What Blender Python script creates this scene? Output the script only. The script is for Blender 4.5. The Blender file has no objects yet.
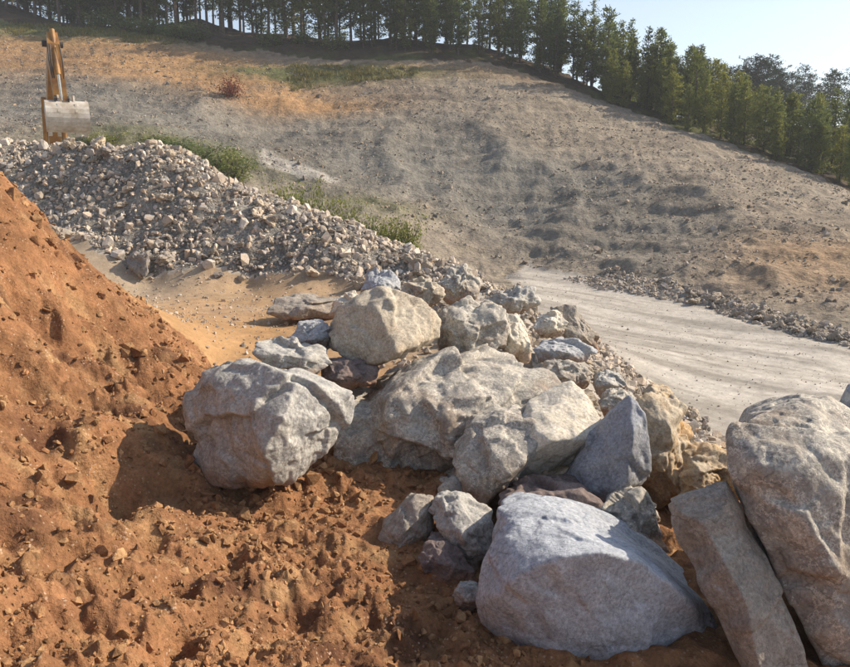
import bpy, bmesh, math, random
import numpy as np
from mathutils import Vector, Matrix

random.seed(7)
RNG = np.random.default_rng(11)
scene = bpy.context.scene

# ------------------------------------------------------------------ camera, sky, sun
FPX = 760.0                       # focal length in pixels of an 850 px wide frame
PITCH = math.radians(11.06)
CAMZ = 4.0
cam_data = bpy.data.cameras.new('camera')
cam = bpy.data.objects.new('camera', cam_data)
scene.collection.objects.link(cam)
cam_data.sensor_fit = 'HORIZONTAL'
cam_data.sensor_width = 36.0
cam_data.lens = 36.0 * FPX / 850.0
cam_data.clip_start = 0.05
cam_data.clip_end = 6000
cam.location = (0, 0, CAMZ)
cam.rotation_euler = (math.radians(90) - PITCH, 0, 0)
scene.camera = cam
scene.render.resolution_x = 1024
scene.render.resolution_y = 804

SUN_DIR = Vector((0.80, 0.22, 0.58)).normalized()     # towards the sun
SUN_EL = math.asin(SUN_DIR.z)
world = bpy.data.worlds.new("World")
scene.world = world
world.use_nodes = True
nt = world.node_tree
nt.nodes.clear()
sky = nt.nodes.new('ShaderNodeTexSky')
sky.sky_type = 'NISHITA'
sky.sun_disc = False
sky.sun_elevation = SUN_EL
sky.sun_rotation = math.atan2(SUN_DIR.x, SUN_DIR.y)
sky.altitude = 300
sky.air_density = 1.0
sky.dust_density = 1.4
sky.ozone_density = 1.2
bg = nt.nodes.new('ShaderNodeBackground')
bg.inputs['Strength'].default_value = 0.12
wo = nt.nodes.new('ShaderNodeOutputWorld')
hs = nt.nodes.new('ShaderNodeHueSaturation')
hs.inputs['Saturation'].default_value = 0.74
hs.inputs['Value'].default_value = 1.18
nt.links.new(sky.outputs[0], hs.inputs['Color'])
nt.links.new(hs.outputs[0], bg.inputs['Color'])
nt.links.new(bg.outputs[0], wo.inputs['Surface'])

sun_data = bpy.data.lights.new('sun', 'SUN')
sun_data.energy = 5.0
sun_data.angle = math.radians(0.5)
sun_data.color = (1.0, 0.87, 0.70)
sun = bpy.data.objects.new('sun', sun_data)
scene.collection.objects.link(sun)
sun.rotation_euler = SUN_DIR.to_track_quat('Z', 'Y').to_euler()
sun.location = (30, 10, 40)

scene.view_settings.view_transform = 'Standard'
scene.view_settings.look = 'None'
scene.view_settings.gamma = 1.0
scene.view_settings.exposure = 0.45

# ------------------------------------------------------------------ helpers
CP, SP = math.cos(PITCH), math.sin(PITCH)
def ray(u, v):
    a = (u - 425.0) / FPX
    b = -(v - 333.5) / FPX
    return np.array([a, CP + b * SP, -SP + b * CP])
def P(u, v, Y):
    d = ray(u, v)
    t = Y / d[1]
    return np.array([d[0] * t, Y, CAMZ + d[2] * t])

def lnk(o, parent=None):
    scene.collection.objects.link(o)
    if parent is not None:
        o.parent = parent
    return o
def tag(o, label=None, cat=None, group=None, kind=None):
    if label: o['label'] = label
    if cat: o['category'] = cat
    if group: o['group'] = group
    if kind: o['kind'] = kind
    return o
def empty(name, loc, rz=0):
    o = bpy.data.objects.new(name, None)
    o.empty_display_size = 0.3
    o.location = loc
    o.rotation_euler = (0, 0, rz)
    return lnk(o)
def mesh_np(name, verts, tris, mat=None, smooth=True, cols=None, parent=None, link=True):
    """verts (N,3), tris (M,k)"""
    me = bpy.data.meshes.new(name)
    verts = np.ascontiguousarray(verts, dtype=np.float32)
    tris = np.ascontiguousarray(tris, dtype=np.int32)
    k = tris.shape[1]
    me.vertices.add(len(verts))
    me.vertices.foreach_set('co', verts.ravel())
    me.loops.add(tris.size)
    me.loops.foreach_set('vertex_index', tris.ravel())
    me.polygons.add(len(tris))
    me.polygons.foreach_set('loop_start', np.arange(0, tris.size, k, dtype=np.int32))
    me.polygons.foreach_set('loop_total', np.full(len(tris), k, dtype=np.int32))
    me.polygons.foreach_set('use_smooth', np.full(len(tris), smooth, dtype=bool))
    me.update(calc_edges=True)
    me.validate()
    if cols is not None:
        at = me.color_attributes.new('Col', 'FLOAT_COLOR', 'POINT')
        c = np.ones((len(verts), 4), dtype=np.float32)
        c[:, :3] = cols
        at.data.foreach_set('color', c.ravel())
    if mat: me.materials.append(mat)
    if not link: return me
    o = bpy.data.objects.new(name, me)
    return lnk(o, parent)

# --- gradient noise in numpy
_perm = RNG.permutation(256)
_perm = np.concatenate([_perm, _perm, _perm]).astype(np.int64)
_g = RNG.normal(size=(256, 3)); _g /= np.linalg.norm(_g, axis=1)[:, None]
def noise3(p):
    pi = np.floor(p).astype(np.int64)
    pf = p - pi
    pi &= 255
    w = pf * pf * pf * (pf * (pf * 6 - 15) + 10)
    out = np.zeros(len(p))
    for dx in (0, 1):
        wx = w[:, 0] if dx else 1 - w[:, 0]
        hx = _perm[(pi[:, 0] + dx) & 255]
        for dy in (0, 1):
            wy = w[:, 1] if dy else 1 - w[:, 1]
            hy = _perm[hx + ((pi[:, 1] + dy) & 255)]
            for dz in (0, 1):
                wz = w[:, 2] if dz else 1 - w[:, 2]
                h = _perm[hy + ((pi[:, 2] + dz) & 255)]
                g = _g[h]
                d = g[:, 0] * (pf[:, 0] - dx) + g[:, 1] * (pf[:, 1] - dy) + g[:, 2] * (pf[:, 2] - dz)
                out += wx * wy * wz * d
    return out * 1.5
def fbm(p, octv=4, gain=0.5, lac=2.03, ridged=False):
    a, s, tot = 1.0, 0.0, 0.0
    q = p.copy()
    for i in range(octv):
        n = noise3(q)
        if ridged: n = 1 - 2 * np.abs(n)
        s = s + a * n
        tot += a
        a *= gain
        q = q * lac + 17.3
    return s / tot
def n2(x, y, sc, octv=4, off=0.0, ridged=False, gain=0.5):
    return fbm(np.stack([x / sc + off, y / sc - off, np.full_like(x, off * 1.7 + 0.37)], 1), octv, gain, ridged=ridged)

def sstep(a, b, x):
    t = np.clip((x - a) / (b - a), 0, 1)
    return t * t * (3 - 2 * t)
def poly_sd(poly, x, y):
    """signed distance, positive inside"""
    poly = np.asarray(poly, float)
    n = len(poly)
    d = np.full(len(x), 1e18)
    inside = np.zeros(len(x), bool)
    for i in range(n):
        ax, ay = poly[i]; bx, by = poly[(i + 1) % n]
        ex, ey = bx - ax, by - ay
        px, py = x - ax, y - ay
        t = np.clip((px * ex + py * ey) / (ex * ex + ey * ey + 1e-12), 0, 1)
        d = np.minimum(d, (px - ex * t) ** 2 + (py - ey * t) ** 2)
        c = ((ay > y) != (by > y)) & (x < (bx - ax) * (y - ay) / ((by - ay) if abs(by - ay) > 1e-9 else 1e-9) + ax)
        inside ^= c
    d = np.sqrt(d)
    return np.where(inside, d, -d)

# ------------------------------------------------------------------ terrain height field
CT = []
def c(u, v, Y): CT.append(P(u, v, Y))
def w(x, y, z): CT.append(np.array([x, y, z + CAMZ]))      # z measured from eye level
# red soil mound on the left
for a in [(0,175,9.0),(40,215,9.6),(75,255,10.2),(130,292,10.8),(200,345,10.4),(0,230,8),(60,300,7.6),(0,300,7),
          (100,340,7.6),(150,350,8.2),(0,400,5.6),(100,400,6.1),(180,400,7.5),(0,500,4.2),(100,500,4.6),(200,480,5.8),
          (0,600,3.1),(100,600,3.45),(200,560,4.45),(0,667,2.6),(150,667,3.0),(300,667,3.4),(250,600,4.1)]: c(*a)
for a in [(-6.3,11.5,-0.9),(-7.8,13,-1.7),(-5.4,12.5,-1.9),(-9,10,0.6),(-7,7,1.5),(-5,4,0.5),(-4,2,-0.4),(-2.5,0,-1.2),(0,0,-1.7),(0.2,1.5,-2.1),
          (-11,6,1.2),(-12,15,-2.0),(-9,17,-2.2),(-12,20,-1.8)]: w(*a)
# foreground floor
for a in [(400,667,3.75),(330,560,4.96),(300,500,6.0),(215,372,10.0),(250,320,13.8),(200,300,16.3),(320,300,16.3),(150,286,18.3),
          (250,286,18.3),(335,291,17.4),(350,480,6.3),(440,480,6.4),(600,667,3.9),(300,380,9.6)]: c(*a)
for a in [(2.5,4,-2.8),(4,6,-3.0),(1.0,7.0,-2.7),(2,9,-2.9),(3.6,8.2,-3.2),(3.2,11,-3.7),(5,8.4,-3.7),(0.5,10,-2.3),(2,2,-2.6),(4,2,-3.0),(6,4,-3.6),(8,6,-4.0)]: w(*a)
# back of the boulder stack
for a in [(450,305,13),(520,345,11),(560,392,9.3),(400,285,15.5),(620,425,8.4),(500,300,15)]: c(*a)
# haul road
for a in [(700,430,12.1),(850,470,10.3),(650,385,15),(600,340,20),(540,302,26),(500,272,35),(850,345,19),(700,300,26.7),(600,283,31),
          (530,268,37),(850,400,14),(760,320,23),(950,520,9),(1000,400,16)]: c(*a)
for a in [(10,6,-4.1),(14,9,-4.1),(18,12,-4.1),(30,20,-4)]: w(*a)
# rubble heap
for a in [(0,140,24),(70,141,23),(150,142,22),(200,160,21.6),(240,190,21),(300,205,20.5),(360,225,20),(420,252,19.5),(470,275,19),(510,298,18.4),
          (150,220,20),(70,205,21),(250,240,19.2),(330,250,18.6),(400,282,17.4),(30,185,22)]: c(*a)
for a in [(-14,27.5,-0.6),(-11.5,27.5,-1.0),(-8,26,-1.5),(-5,25,-2.2),(-2,24,-3.0),(1,23,-3.6),(3,21,-3.9),
          (-16,35,-1.2),(-19,32,-0.9),(-19,38,-1.0),(-14,37,-1.2),(-8,33,-2.3),(-3,31,-3.1),(1,29,-3.7),(-10,39,-1.6),(-5,37,-2.6)]: w(*a)
# quarry hillside
for a in [(700,250,33),(850,300,23.5),(850,260,29),(780,220,37),(850,225,36),(700,190,42),(780,185,44),(600,240,38),(600,180,47),(600,130,56),
          (500,240,41),(500,180,48),(500,120,57),(450,222,43),(400,150,52),(400,100,60),(300,130,56),(300,90,64),(200,100,58),
          (200,70,66),(100,100,56),(100,60,66),(0,110,54),(0,60,66),(0,132,47),(130,132,47),(230,165,46),(330,190,44),(400,215,42),(650,150,52),
          (-100,100,56),(-100,50,66),(-200,100,50)]: c(*a)
CREST = [(-120,12,76),(0,20,75),(100,28,75),(200,45,72),(300,58,70),(400,62,69),(480,65,68),(560,85,66),(640,115,62),(700,135,58),(780,163,54),(850,190,50),(950,225,46)]
for a in CREST: c(*a)
for a in [(300,36,80),(400,38,79),(200,20,82),(480,45,77),(560,72,74),(640,105,70),(720,130,68),(850,170,62),(0,2,84)]: c(*a)
for a in [(-50,98,12),(-30,96,9.0),(-15,96,7.0),(0,95,5.0),(15,92,3.0)]: w(*a)
for a in [(850,135,115),(700,118,115),(780,125,118),(900,140,110),(620,130,110)]: c(*a)
for a in [(80,170,6),(40,170,2),(0,200,-4),(-80,200,-4)]: w(*a)
for r_ in (3, 12, 40, 120):
    for s_ in (-1, 1):
        an = s_ * (math.pi - 0.02)
        w(math.sin(an) * r_, math.cos(an) * r_, -1.7 if r_ < 20 else -3)
for r_ in (300, 800, 1500, 2500):
    for an in (-3.1, -2.2, -1.4, -0.7, -0.2, 0.2, 0.7, 1.4, 2.2, 3.1):
        w(math.sin(an) * r_, math.cos(an) * r_, -5)
for a in [(40,0,-4),(-25,0,0),(-40,20,1),(60,40,-4),(20,-10,-3.8),(-60,50,8),(50,60,-2)]: w(*a)
CT = np.array(CT)
def warp(x, y):
    r = np.sqrt(x * x + y * y) + 1e-6
    return np.stack([np.arctan2(x, y) * 1.25, np.log(r + 1.2)], 1), r
_q, _r = warp(CT[:, 0], CT[:, 1])
_s = (CT[:, 2] - CAMZ) / (_r + 3.0)
_n = len(CT)
_A = np.zeros((_n + 3, _n + 3))
_A[:_n, :_n] = np.sqrt(((_q[:, None] - _q[None]) ** 2).sum(2) + 1e-4) + np.eye(_n) * -0.0015
_A[:_n, _n] = 1; _A[:_n, _n + 1:] = _q
_A[_n, :_n] = 1; _A[_n + 1:, :_n] = _q.T
_coef = np.linalg.solve(_A, np.concatenate([_s, np.zeros(3)]))
def base_h(x, y):
    q, r = warp(x, y)
    out = np.empty(len(x))
    for i in range(0, len(x), 20000):
        qq = q[i:i + 20000]
        K = np.sqrt(((qq[:, None] - _q[None]) ** 2).sum(2) + 1e-4)
        out[i:i + 20000] = K @ _coef[:_n] + _coef[_n] + qq @ _coef[_n + 1:]
    return out * (r + 3.0) + CAMZ

XY = lambda pts: [tuple(P(*p)[:2]) for p in pts]
ROAD_POLY = XY([(505,271,35.5),(530,267,38),(600,281,31.5),(700,298,27),(760,318,23),(850,343,19.2),(1000,400,16)]) + [(40,14),(40,2),(10,4)] + \
            XY([(950,560,8.2),(850,480,10.0),(735,455,11.2),(690,430,12.3),(648,392,14.6),(612,358,17.5),(575,325,21.5),(520,292,28)])
HEAP_POLY = XY([(-60,250,19.5),(60,262,19.6),(150,284,18.6),(250,284,18.5),(335,288,17.8),(400,296,16.6),(470,312,15.6),(515,312,17.0),(540,300,19.5)]) + \
            [(1.5,23),(-3,25.5),(-8,27.5),(-14,29),(-20,28)]
SOIL_POLY = [(-30,-6),(9,-6),(5.5,4.5),(3.2,7.6),(1.5,8.6),(-0.8,9.4)] + XY([(235,378,9.6),(205,350,10.2),(130,292,11.2)]) + [(-6.2,12.4),(-8.5,14.5),(-16,16),(-30,14)]
FOREST_POLY = XY([(a, b, d + 0.6) for a, b, d in CREST]) + [(70,40),(160,60),(200,200),(0,260),(-200,200),(-160,90)]
STACK_POLY = XY([(340,300,15),(420,262,19),(470,275,18.5),(540,300,19),(590,330,18),(620,380,14),(655,400,12.5),(735,458,10.2),(800,520,7.5)]) + [(3.0,5.0),(1.0,7.2),(-1.0,9.2)]
STRIP_POLY = XY([(255,150,47.5),(330,172,45.5),(340,166,47),(262,146,50)])

def masks(x, y):
    wob = n2(x, y, 1.3, 3, 3.1) * 0.35
    r = np.sqrt(x * x + y * y)
    wobr = n2(x, y, 4.0, 3, 8.1) * 0.05 * r * 0.4
    return dict(road=poly_sd(ROAD_POLY, x, y) + wob, heap=poly_sd(HEAP_POLY, x, y) + wob,
                soil=poly_sd(SOIL_POLY, x, y) + wob * 1.2, forest=poly_sd(FOREST_POLY, x, y) + wobr,
                stack=poly_sd(STACK_POLY, x, y) + wob)
PITS = []
PIT_PX = [(112,462,.26,.17),(98,500,.18,.13),(120,490,.16,.12),(163,480,.2,.12),(178,500,.16,.12),(150,530,.12,.08),(172,585,.12,.12),(180,630,.10,.11),(165,655,.09,.1),
          (90,395,.25,.12),(130,372,.28,.14),(160,385,.25,.14),(60,330,.3,.12),(105,345,.32,.14),(135,335,.3,.12),(38,430,.16,.1),(60,560,.1,.07),(215,610,.1,.08),(230,560,.12,.07),(30,290,.3,.12),(75,290,.35,.14),(110,310,.3,.12),(250,640,.1,.07),(300,610,.12,.07),(20,380,.2,.1)]
# scoops and outcrops on the hillside: (pixel, distance, radius, depth)
SCOOPS = [((445,150,52), 3.2, 1.3), ((510,205,46), 3.0, 1.0), ((655,235,38), 3.5, 0.9), ((725,275,28.5), 1.5, 0.7), ((360,180,48), 2.2, 0.6),
          ((250,120,56), 3.0, 0.8), ((150,105,57), 3, 0.8), ((590,190,46), 2.5, 0.6)]
def height(x, y, m=None):
    if m is None: m = masks(x, y)
    z = base_h(x, y)
    r = np.sqrt(x * x + y * y)
    soil = sstep(-0.2, 0.6, m['soil'])
    road = sstep(-0.3, 0.8, m['road'])
    heap = sstep(-0.3, 0.4, m['heap'])
    forest = sstep(0, 3, m['forest'])
    hill = sstep(27, 36, r) * (1 - forest) * (1 - road) + sstep(18, 24, r) * sstep(4, 9, x) * (1 - road)
    hill = np.clip(hill, 0, 1) * (1 - heap)
    # lumpy dug soil
    lump = n2(x, y, 0.55, 4, 1.7)
    rid = n2(x, y, 0.30, 3, 5.2, ridged=True)
    fine = n2(x, y, 0.085, 3, 9.9)
    rough = 0.15 + 1.0 * sstep(-0.15, 0.4, n2(x, y, 1.6, 2, 4.4))
    clod = n2(x, y, 0.17, 2, 61.3)
    z = z + soil * (lump * 0.17 + (rid - 0.5) * 0.11 * rough + np.abs(clod) * 0.045 * rough + fine * 0.045 * (0.3 + rough))
    # runnels down the mound
    z = z - soil * 0.30 * np.clip(n2(x * 0.9 + y * 0.25, y * 2.2 - x * 0.6, 0.9, 3, 7.7, ridged=True) - 0.35, 0, 1) * sstep(-1.0, -2.5, x)
    for p, rad, dep in PITS:
        q = ((x - p[0]) ** 2 + ((y - p[1]) * 0.8) ** 2) / rad ** 2
        z = z - 2.3 * dep * np.exp(-q * 1.3) * (1 + 0.9 * lump)
    # road: ruts along its length
    dx, dy = -0.62, 0.785                        # road direction
    across = x * dy - y * dx
    along = x * dx + y * dy
    z = z + road * (0.03 * np.sin(across * 2.1 + 0.7 * n2(x, y, 7, 2, 2.2)) * (0.5 + n2(x, y, 5, 2, 6.1)) + 0.02 * n2(across * 2.5, along, 3.2, 3, 1.1) + 0.02 * n2(x, y, 0.35, 3, 3.3))
    # hillside: shelves, gullies, loose rock
    g = n2(x * 1.0, y * 0.8, 6.5, 5, 12.3)
    g2 = n2(x, y, 2.2, 4, 15.1, ridged=True)
    g3 = n2(x, y, 0.7, 3, 19.7)
    terr = z * 1.3 + g * 1.3
    ter = (terr - np.floor(terr))
    ter = sstep(0.55, 0.95, ter) - ter
    z = z + hill * (g * 0.45 + (g2 - 0.4) * 0.16 + g3 * 0.13 + ter * 0.26)
    for (a, rad, dep) in SCOOPS:
        p = P(*a)
        qx = (x - p[0]) / rad; qy = (y - p[1]) / (rad * 1.3)
        q = qx * qx + qy * qy
        z = z - 0.38 * dep * np.exp(-q ** 2) * hill + 0.2 * dep * np.exp(-((np.sqrt(q) - 1.25) / 0.25) ** 2) * hill
    z = z + heap * (n2(x, y, 1.6, 4, 21.0) * 0.35 + n2(x, y, 0.4, 3, 2.9) * 0.12)
    z = z + forest * n2(x, y, 5.0, 4, 31.0) * 0.5
    oth = (1 - soil) * (1 - road) * (1 - heap) * (1 - hill) * (1 - forest)
    z = z + oth * (n2(x, y, 2.0, 4, 41.0) * 0.06 + n2(x, y, 0.3, 3, 4.9) * 0.02)
    return z
def hz(x, y):
    return float(height(np.array([float(x)]), np.array([float(y)]))[0])
def hit(uv, y0=2.0, y1=160.0):
    """first terrain point along the pixel rays (several at once)"""
    uv = np.asarray(uv, float)
    Ys = np.exp(np.linspace(math.log(y0), math.log(y1), 240))
    out = np.full((len(uv), 3), np.nan)
    D = np.array([ray(a, b) for a, b in uv])
    for i in range(0, len(uv), 400):
        d = D[i:i + 400]
        X = d[:, 0:1] / d[:, 1:2] * Ys
        Z = CAMZ + d[:, 2:3] / d[:, 1:2] * Ys
        YY = np.broadcast_to(Ys, X.shape)
        H = height(X.ravel(), YY.ravel().copy()).reshape(X.shape)
        below = Z < H
        k = below.argmax(1)
        ok = below.any(1) & (k > 0)
        j = np.arange(len(d))
        d0 = (Z - H)[j, k - 1]; d1 = (Z - H)[j, k]
        t = d0 / (d0 - d1 + 1e-12)
        yy = Ys[k - 1] + (Ys[k] - Ys[k - 1]) * t
        res = np.stack([d[:, 0] / d[:, 1] * yy, yy, CAMZ + d[:, 2] / d[:, 1] * yy], 1)
        out[i:i + 400][ok] = res[ok]
    return out

for q_, (u_, v_, r_, d_) in zip(hit([(a, b) for a, b, _, _ in PIT_PX], 1.5, 16), PIT_PX):
    if not np.isnan(q_[0]): PITS.append((q_, r_, d_))

# ------------------------------------------------------------------ materials
def new_mat(name):
    m = bpy.data.materials.new(name)
    m.use_nodes = True
    n = m.node_tree
    n.nodes.clear()
    out = n.nodes.new('ShaderNodeOutputMaterial')
    b = n.nodes.new('ShaderNodeBsdfPrincipled')
    n.links.new(b.outputs[0], out.inputs['Surface'])
    return m, n, b
def N(nt, t, **kw):
    x = nt.nodes.new(t)
    for k, v in kw.items():
        if hasattr(x, k): setattr(x, k, v)
        else: x.inputs[k].default_value = v
    return x
def tex(nt, vec, scale, detail=6, rough=0.6):
    t = nt.nodes.new('ShaderNodeTexNoise')
    t.inputs['Scale'].default_value = scale
    t.inputs['Detail'].default_value = detail
    t.inputs['Roughness'].default_value = rough
    nt.links.new(vec, t.inputs['Vector'])
    return t.outputs['Fac']
def ramp(nt, fac, stops):
    r = nt.nodes.new('ShaderNodeValToRGB')
    el = r.color_ramp.elements
    while len(el) < len(stops): el.new(0.5)
    for e, (p, cc) in zip(el, stops):
        e.position = p
        e.color = (*cc, 1) if len(cc) == 3 else cc
    nt.links.new(fac, r.inputs[0])
    return r.outputs[0]
def mixc(nt, fac, a, b, mode='MIX'):
    m = nt.nodes.new('ShaderNodeMix')
    m.data_type = 'RGBA'; m.blend_type = mode
    if isinstance(fac, (int, float)): m.inputs[0].default_value = fac
    else: nt.links.new(fac, m.inputs[0])
    for s, v in ((6, a), (7, b)):
        if isinstance(v, tuple): m.inputs[s].default_value = (*v, 1)
        else: nt.links.new(v, m.inputs[s])
    return m.outputs[2]
def g1(v): return (v, v, v)
def bump(nt, bsdf, items, dist=0.02):
    prev = None
    for h, s, d in items:
        b = nt.nodes.new('ShaderNodeBump')
        b.inputs['Strength'].default_value = s
        b.inputs['Distance'].default_value = d
        nt.links.new(h, b.inputs['Height'])
        if prev: nt.links.new(prev, b.inputs['Normal'])
        prev = b.outputs[0]
    nt.links.new(prev, bsdf.inputs['Normal'])

def ground_mat(name, s1, s2, s3, contrast=0.5, bd=0.02, bs=0.7, speck=None):
    m, n, b = new_mat(name)
    tc = n.nodes.new('ShaderNodeTexCoord')
    v = tc.outputs['Object']
    at = n.nodes.new('ShaderNodeAttribute'); at.attribute_name = 'Col'
    a = tex(n, v, s1, 5); bb = tex(n, v, s2, 6, 0.65); cc = tex(n, v, s3, 4, 0.7)
    c1 = ramp(n, a, [(0.3, g1(1 - contrast * 0.6)), (0.7, g1(1 + contrast * 0.5))])
    c2 = ramp(n, bb, [(0.3, g1(1 - contrast)), (0.55, g1(1.0)), (0.75, g1(1 + contrast * 0.7))])
    c3 = ramp(n, cc, [(0.32, g1(1 - contrast * 0.8)), (0.68, g1(1 + contrast * 0.6))])
    col = mixc(n, 1.0, at.outputs['Color'], c1, 'MULTIPLY')
    col = mixc(n, 1.0, col, c2, 'MULTIPLY')
    col = mixc(n, 1.0, col, c3, 'MULTIPLY')
    if speck:
        vo = N(n, 'ShaderNodeTexVoronoi', Scale=speck[0])
        n.links.new(v, vo.inputs['Vector'])
        f = ramp(n, vo.outputs['Distance'], [(0.12, (1, 1, 1)), (0.3, (0, 0, 0))])
        f2 = ramp(n, tex(n, v, speck[0] * 0.2, 3), [(0.5, (0, 0, 0)), (0.62, (1, 1, 1))])
        f = mixc(n, 1.0, f, f2, 'MULTIPLY')
        col = mixc(n, f, col, speck[1])
    n.links.new(col, b.inputs['Base Color'])
    b.inputs['Roughness'].default_value = 0.95
    b.inputs['Specular IOR Level'].default_value = 0.15
    bump(n, b, [(bb, bs, bd * 2.5), (cc, bs, bd)])
    return m

def rock_mat(name, light, dark, stain, stain_amt=0.35, vein=0.5, spec=0.25, attr=None, rnd=False, scale=1.0, bs=0.65, soil=True):
    m, n, b = new_mat(name)
    tc = n.nodes.new('ShaderNodeTexCoord')
    v = tc.outputs['Object']
    big = tex(n, v, 1.6 * scale, 5, 0.6)
    mid = tex(n, v, 7.0 * scale, 7, 0.7)
    fin = tex(n, v, 42.0 * scale, 5, 0.75)
    vo = N(n, 'ShaderNodeTexVoronoi', Scale=26.0 * scale)
    n.links.new(v, vo.inputs['Vector'])
    base = ramp(n, mid, [(0.30, dark), (0.48, tuple((x + y) / 2 for x, y in zip(dark, light))), (0.68, light)])
    st = ramp(n, big, [(0.52 - 0.12 * stain_amt, (0, 0, 0)), (0.68 - 0.05 * stain_amt, g1(min(1, stain_amt * 1.6)))])
    col = mixc(n, st, base, stain)
    wv = tex(n, v, 3.1 * scale, 8, 0.78)
    ve = ramp(n, wv, [(0.485, (0, 0, 0)), (0.5, g1(vein)), (0.515, (0, 0, 0))])
    col = mixc(n, ve, col, tuple(min(0.75, x * 1.55) for x in light))
    # dark hairline cracks
    wq = n.nodes.new('ShaderNodeVectorMath'); wq.operation = 'MULTIPLY_ADD'
    nz = n.nodes.new('ShaderNodeTexNoise'); nz.inputs['Scale'].default_value = 2.5 * scale; nz.inputs['Detail'].default_value = 6
    n.links.new(v, nz.inputs['Vector']); n.links.new(nz.outputs['Color'], wq.inputs[0])
    wq.inputs[1].default_value = (0.55 / scale,) * 3; n.links.new(v, wq.inputs[2])
    cr = N(n, 'ShaderNodeTexVoronoi', feature='DISTANCE_TO_EDGE'); cr.inputs['Scale'].default_value = 2.6 * scale
    n.links.new(wq.outputs[0], cr.inputs['Vector'])
    crk = ramp(n, cr.outputs['Distance'], [(0.0, g1(0.55)), (0.008, g1(0.85)), (0.02, g1(1.0))])
    crm = ramp(n, big, [(0.42, g1(0)), (0.55, g1(1))])
    col = mixc(n, crm, col, mixc(n, 1.0, col, crk, 'MULTIPLY'))
    if soil:
        sx = n.nodes.new('ShaderNodeSeparateXYZ'); n.links.new(v, sx.inputs[0])
        ad = n.nodes.new('ShaderNodeMath'); ad.operation = 'MULTIPLY_ADD'; n.links.new(mid, ad.inputs[0]); ad.inputs[1].default_value = -0.22
        n.links.new(sx.outputs['Z'], ad.inputs[2])
        dm = ramp(n, ad.outputs[0], [(0.0, g1(0.55)), (0.07, g1(0.0))])
        col = mixc(n, dm, col, (0.27, 0.135, 0.065))
    f = ramp(n, fin, [(0.3, g1(0.58)), (0.5, g1(1.0)), (0.72, g1(1.38))])
    col = mixc(n, 1.0, col, f, 'MULTIPLY')
    if rnd:
        oi = n.nodes.new('ShaderNodeObjectInfo')
        rr = ramp(n, oi.outputs['Random'], [(0.0, (0.62, 0.62, 0.66)), (0.35, (0.9, 0.88, 0.86)), (0.7, (1.05, 1.0, 0.93)), (1.0, (1.35, 1.28, 1.18))])
        col = mixc(n, 1.0, col, rr, 'MULTIPLY')
    if attr:
        at = n.nodes.new('ShaderNodeAttribute'); at.attribute_name = attr
        col = mixc(n, 1.0, col, at.outputs['Color'], 'MULTIPLY')
    n.links.new(col, b.inputs['Base Color'])
    b.inputs['Roughness'].default_value = 0.85
    b.inputs['Specular IOR Level'].default_value = spec
    bump(n, b, [(mid, bs, 0.035 / scale), (fin, bs, 0.008 / scale), (vo.outputs['Distance'], bs * 0.35, 0.006 / scale)])
    return m
def leaf_mat(name, c1, c2, c3, trans=0.25):
    m, n, b = new_mat(name)
    geo = n.nodes.new('ShaderNodeNewGeometry')
    oi = n.nodes.new('ShaderNodeObjectInfo')
    col = ramp(n, geo.outputs['Random Per Island'], [(0.0, c1), (0.5, c2), (1.0, c3)])
    rr = ramp(n, oi.outputs['Random'], [(0.0, (0.7, 0.78, 0.85)), (0.5, (1, 1, 1)), (1.0, (1.35, 1.22, 0.95))])
    col = mixc(n, 1.0, col, rr, 'MULTIPLY')
    n.links.new(col, b.inputs['Base Color'])
    b.inputs['Roughness'].default_value = 0.7
    b.inputs['Specular IOR Level'].default_value = 0.2
    tr = n.nodes.new('ShaderNodeBsdfTranslucent')
    n.links.new(col, tr.inputs['Color'])
    mx = n.nodes.new('ShaderNodeMixShader')
    mx.inputs[0].default_value = trans
    n.links.new(b.outputs[0], mx.inputs[1]); n.links.new(tr.outputs[0], mx.inputs[2])
    out = [x for x in n.nodes if x.type == 'OUTPUT_MATERIAL'][0]
    n.links.new(mx.outputs[0], out.inputs['Surface'])
    return m
def paint_mat(name, col, dark, rough=0.5, scale=3.0, metal=0.0):
    m, n, b = new_mat(name)
    tc = n.nodes.new('ShaderNodeTexCoord')
    f = tex(n, tc.outputs['Object'], scale, 8, 0.7)
    n.links.new(ramp(n, f, [(0.38, dark), (0.6, col)]), b.inputs['Base Color'])
    b.inputs['Roughness'].default_value = rough
    b.inputs['Metallic'].default_value = metal
    bump(n, b, [(f, 0.3, 0.01)])
    return m

M_soil = ground_mat('dug_orange_soil', 1.2, 7.0, 38.0, 0.36, 0.018, 0.9, speck=(30.0, (0.50, 0.36, 0.25)))
M_sand = ground_mat('sandy_floor', 0.6, 3.5, 25.0, 0.22, 0.01, 0.6)
M_road = ground_mat('crushed_stone_road', 0.5, 4.0, 22.0, 0.2, 0.012, 0.6)
M_hill = ground_mat('quarried_slope', 0.25, 1.3, 5.5, 0.36, 0.10, 0.9)
M_heapg = ground_mat('fine_rubble', 0.7, 4.0, 16.0, 0.5, 0.06, 0.9)
M_forest = ground_mat('needle_floor', 0.2, 1.5, 8.0, 0.4, 0.05, 0.7)

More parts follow.
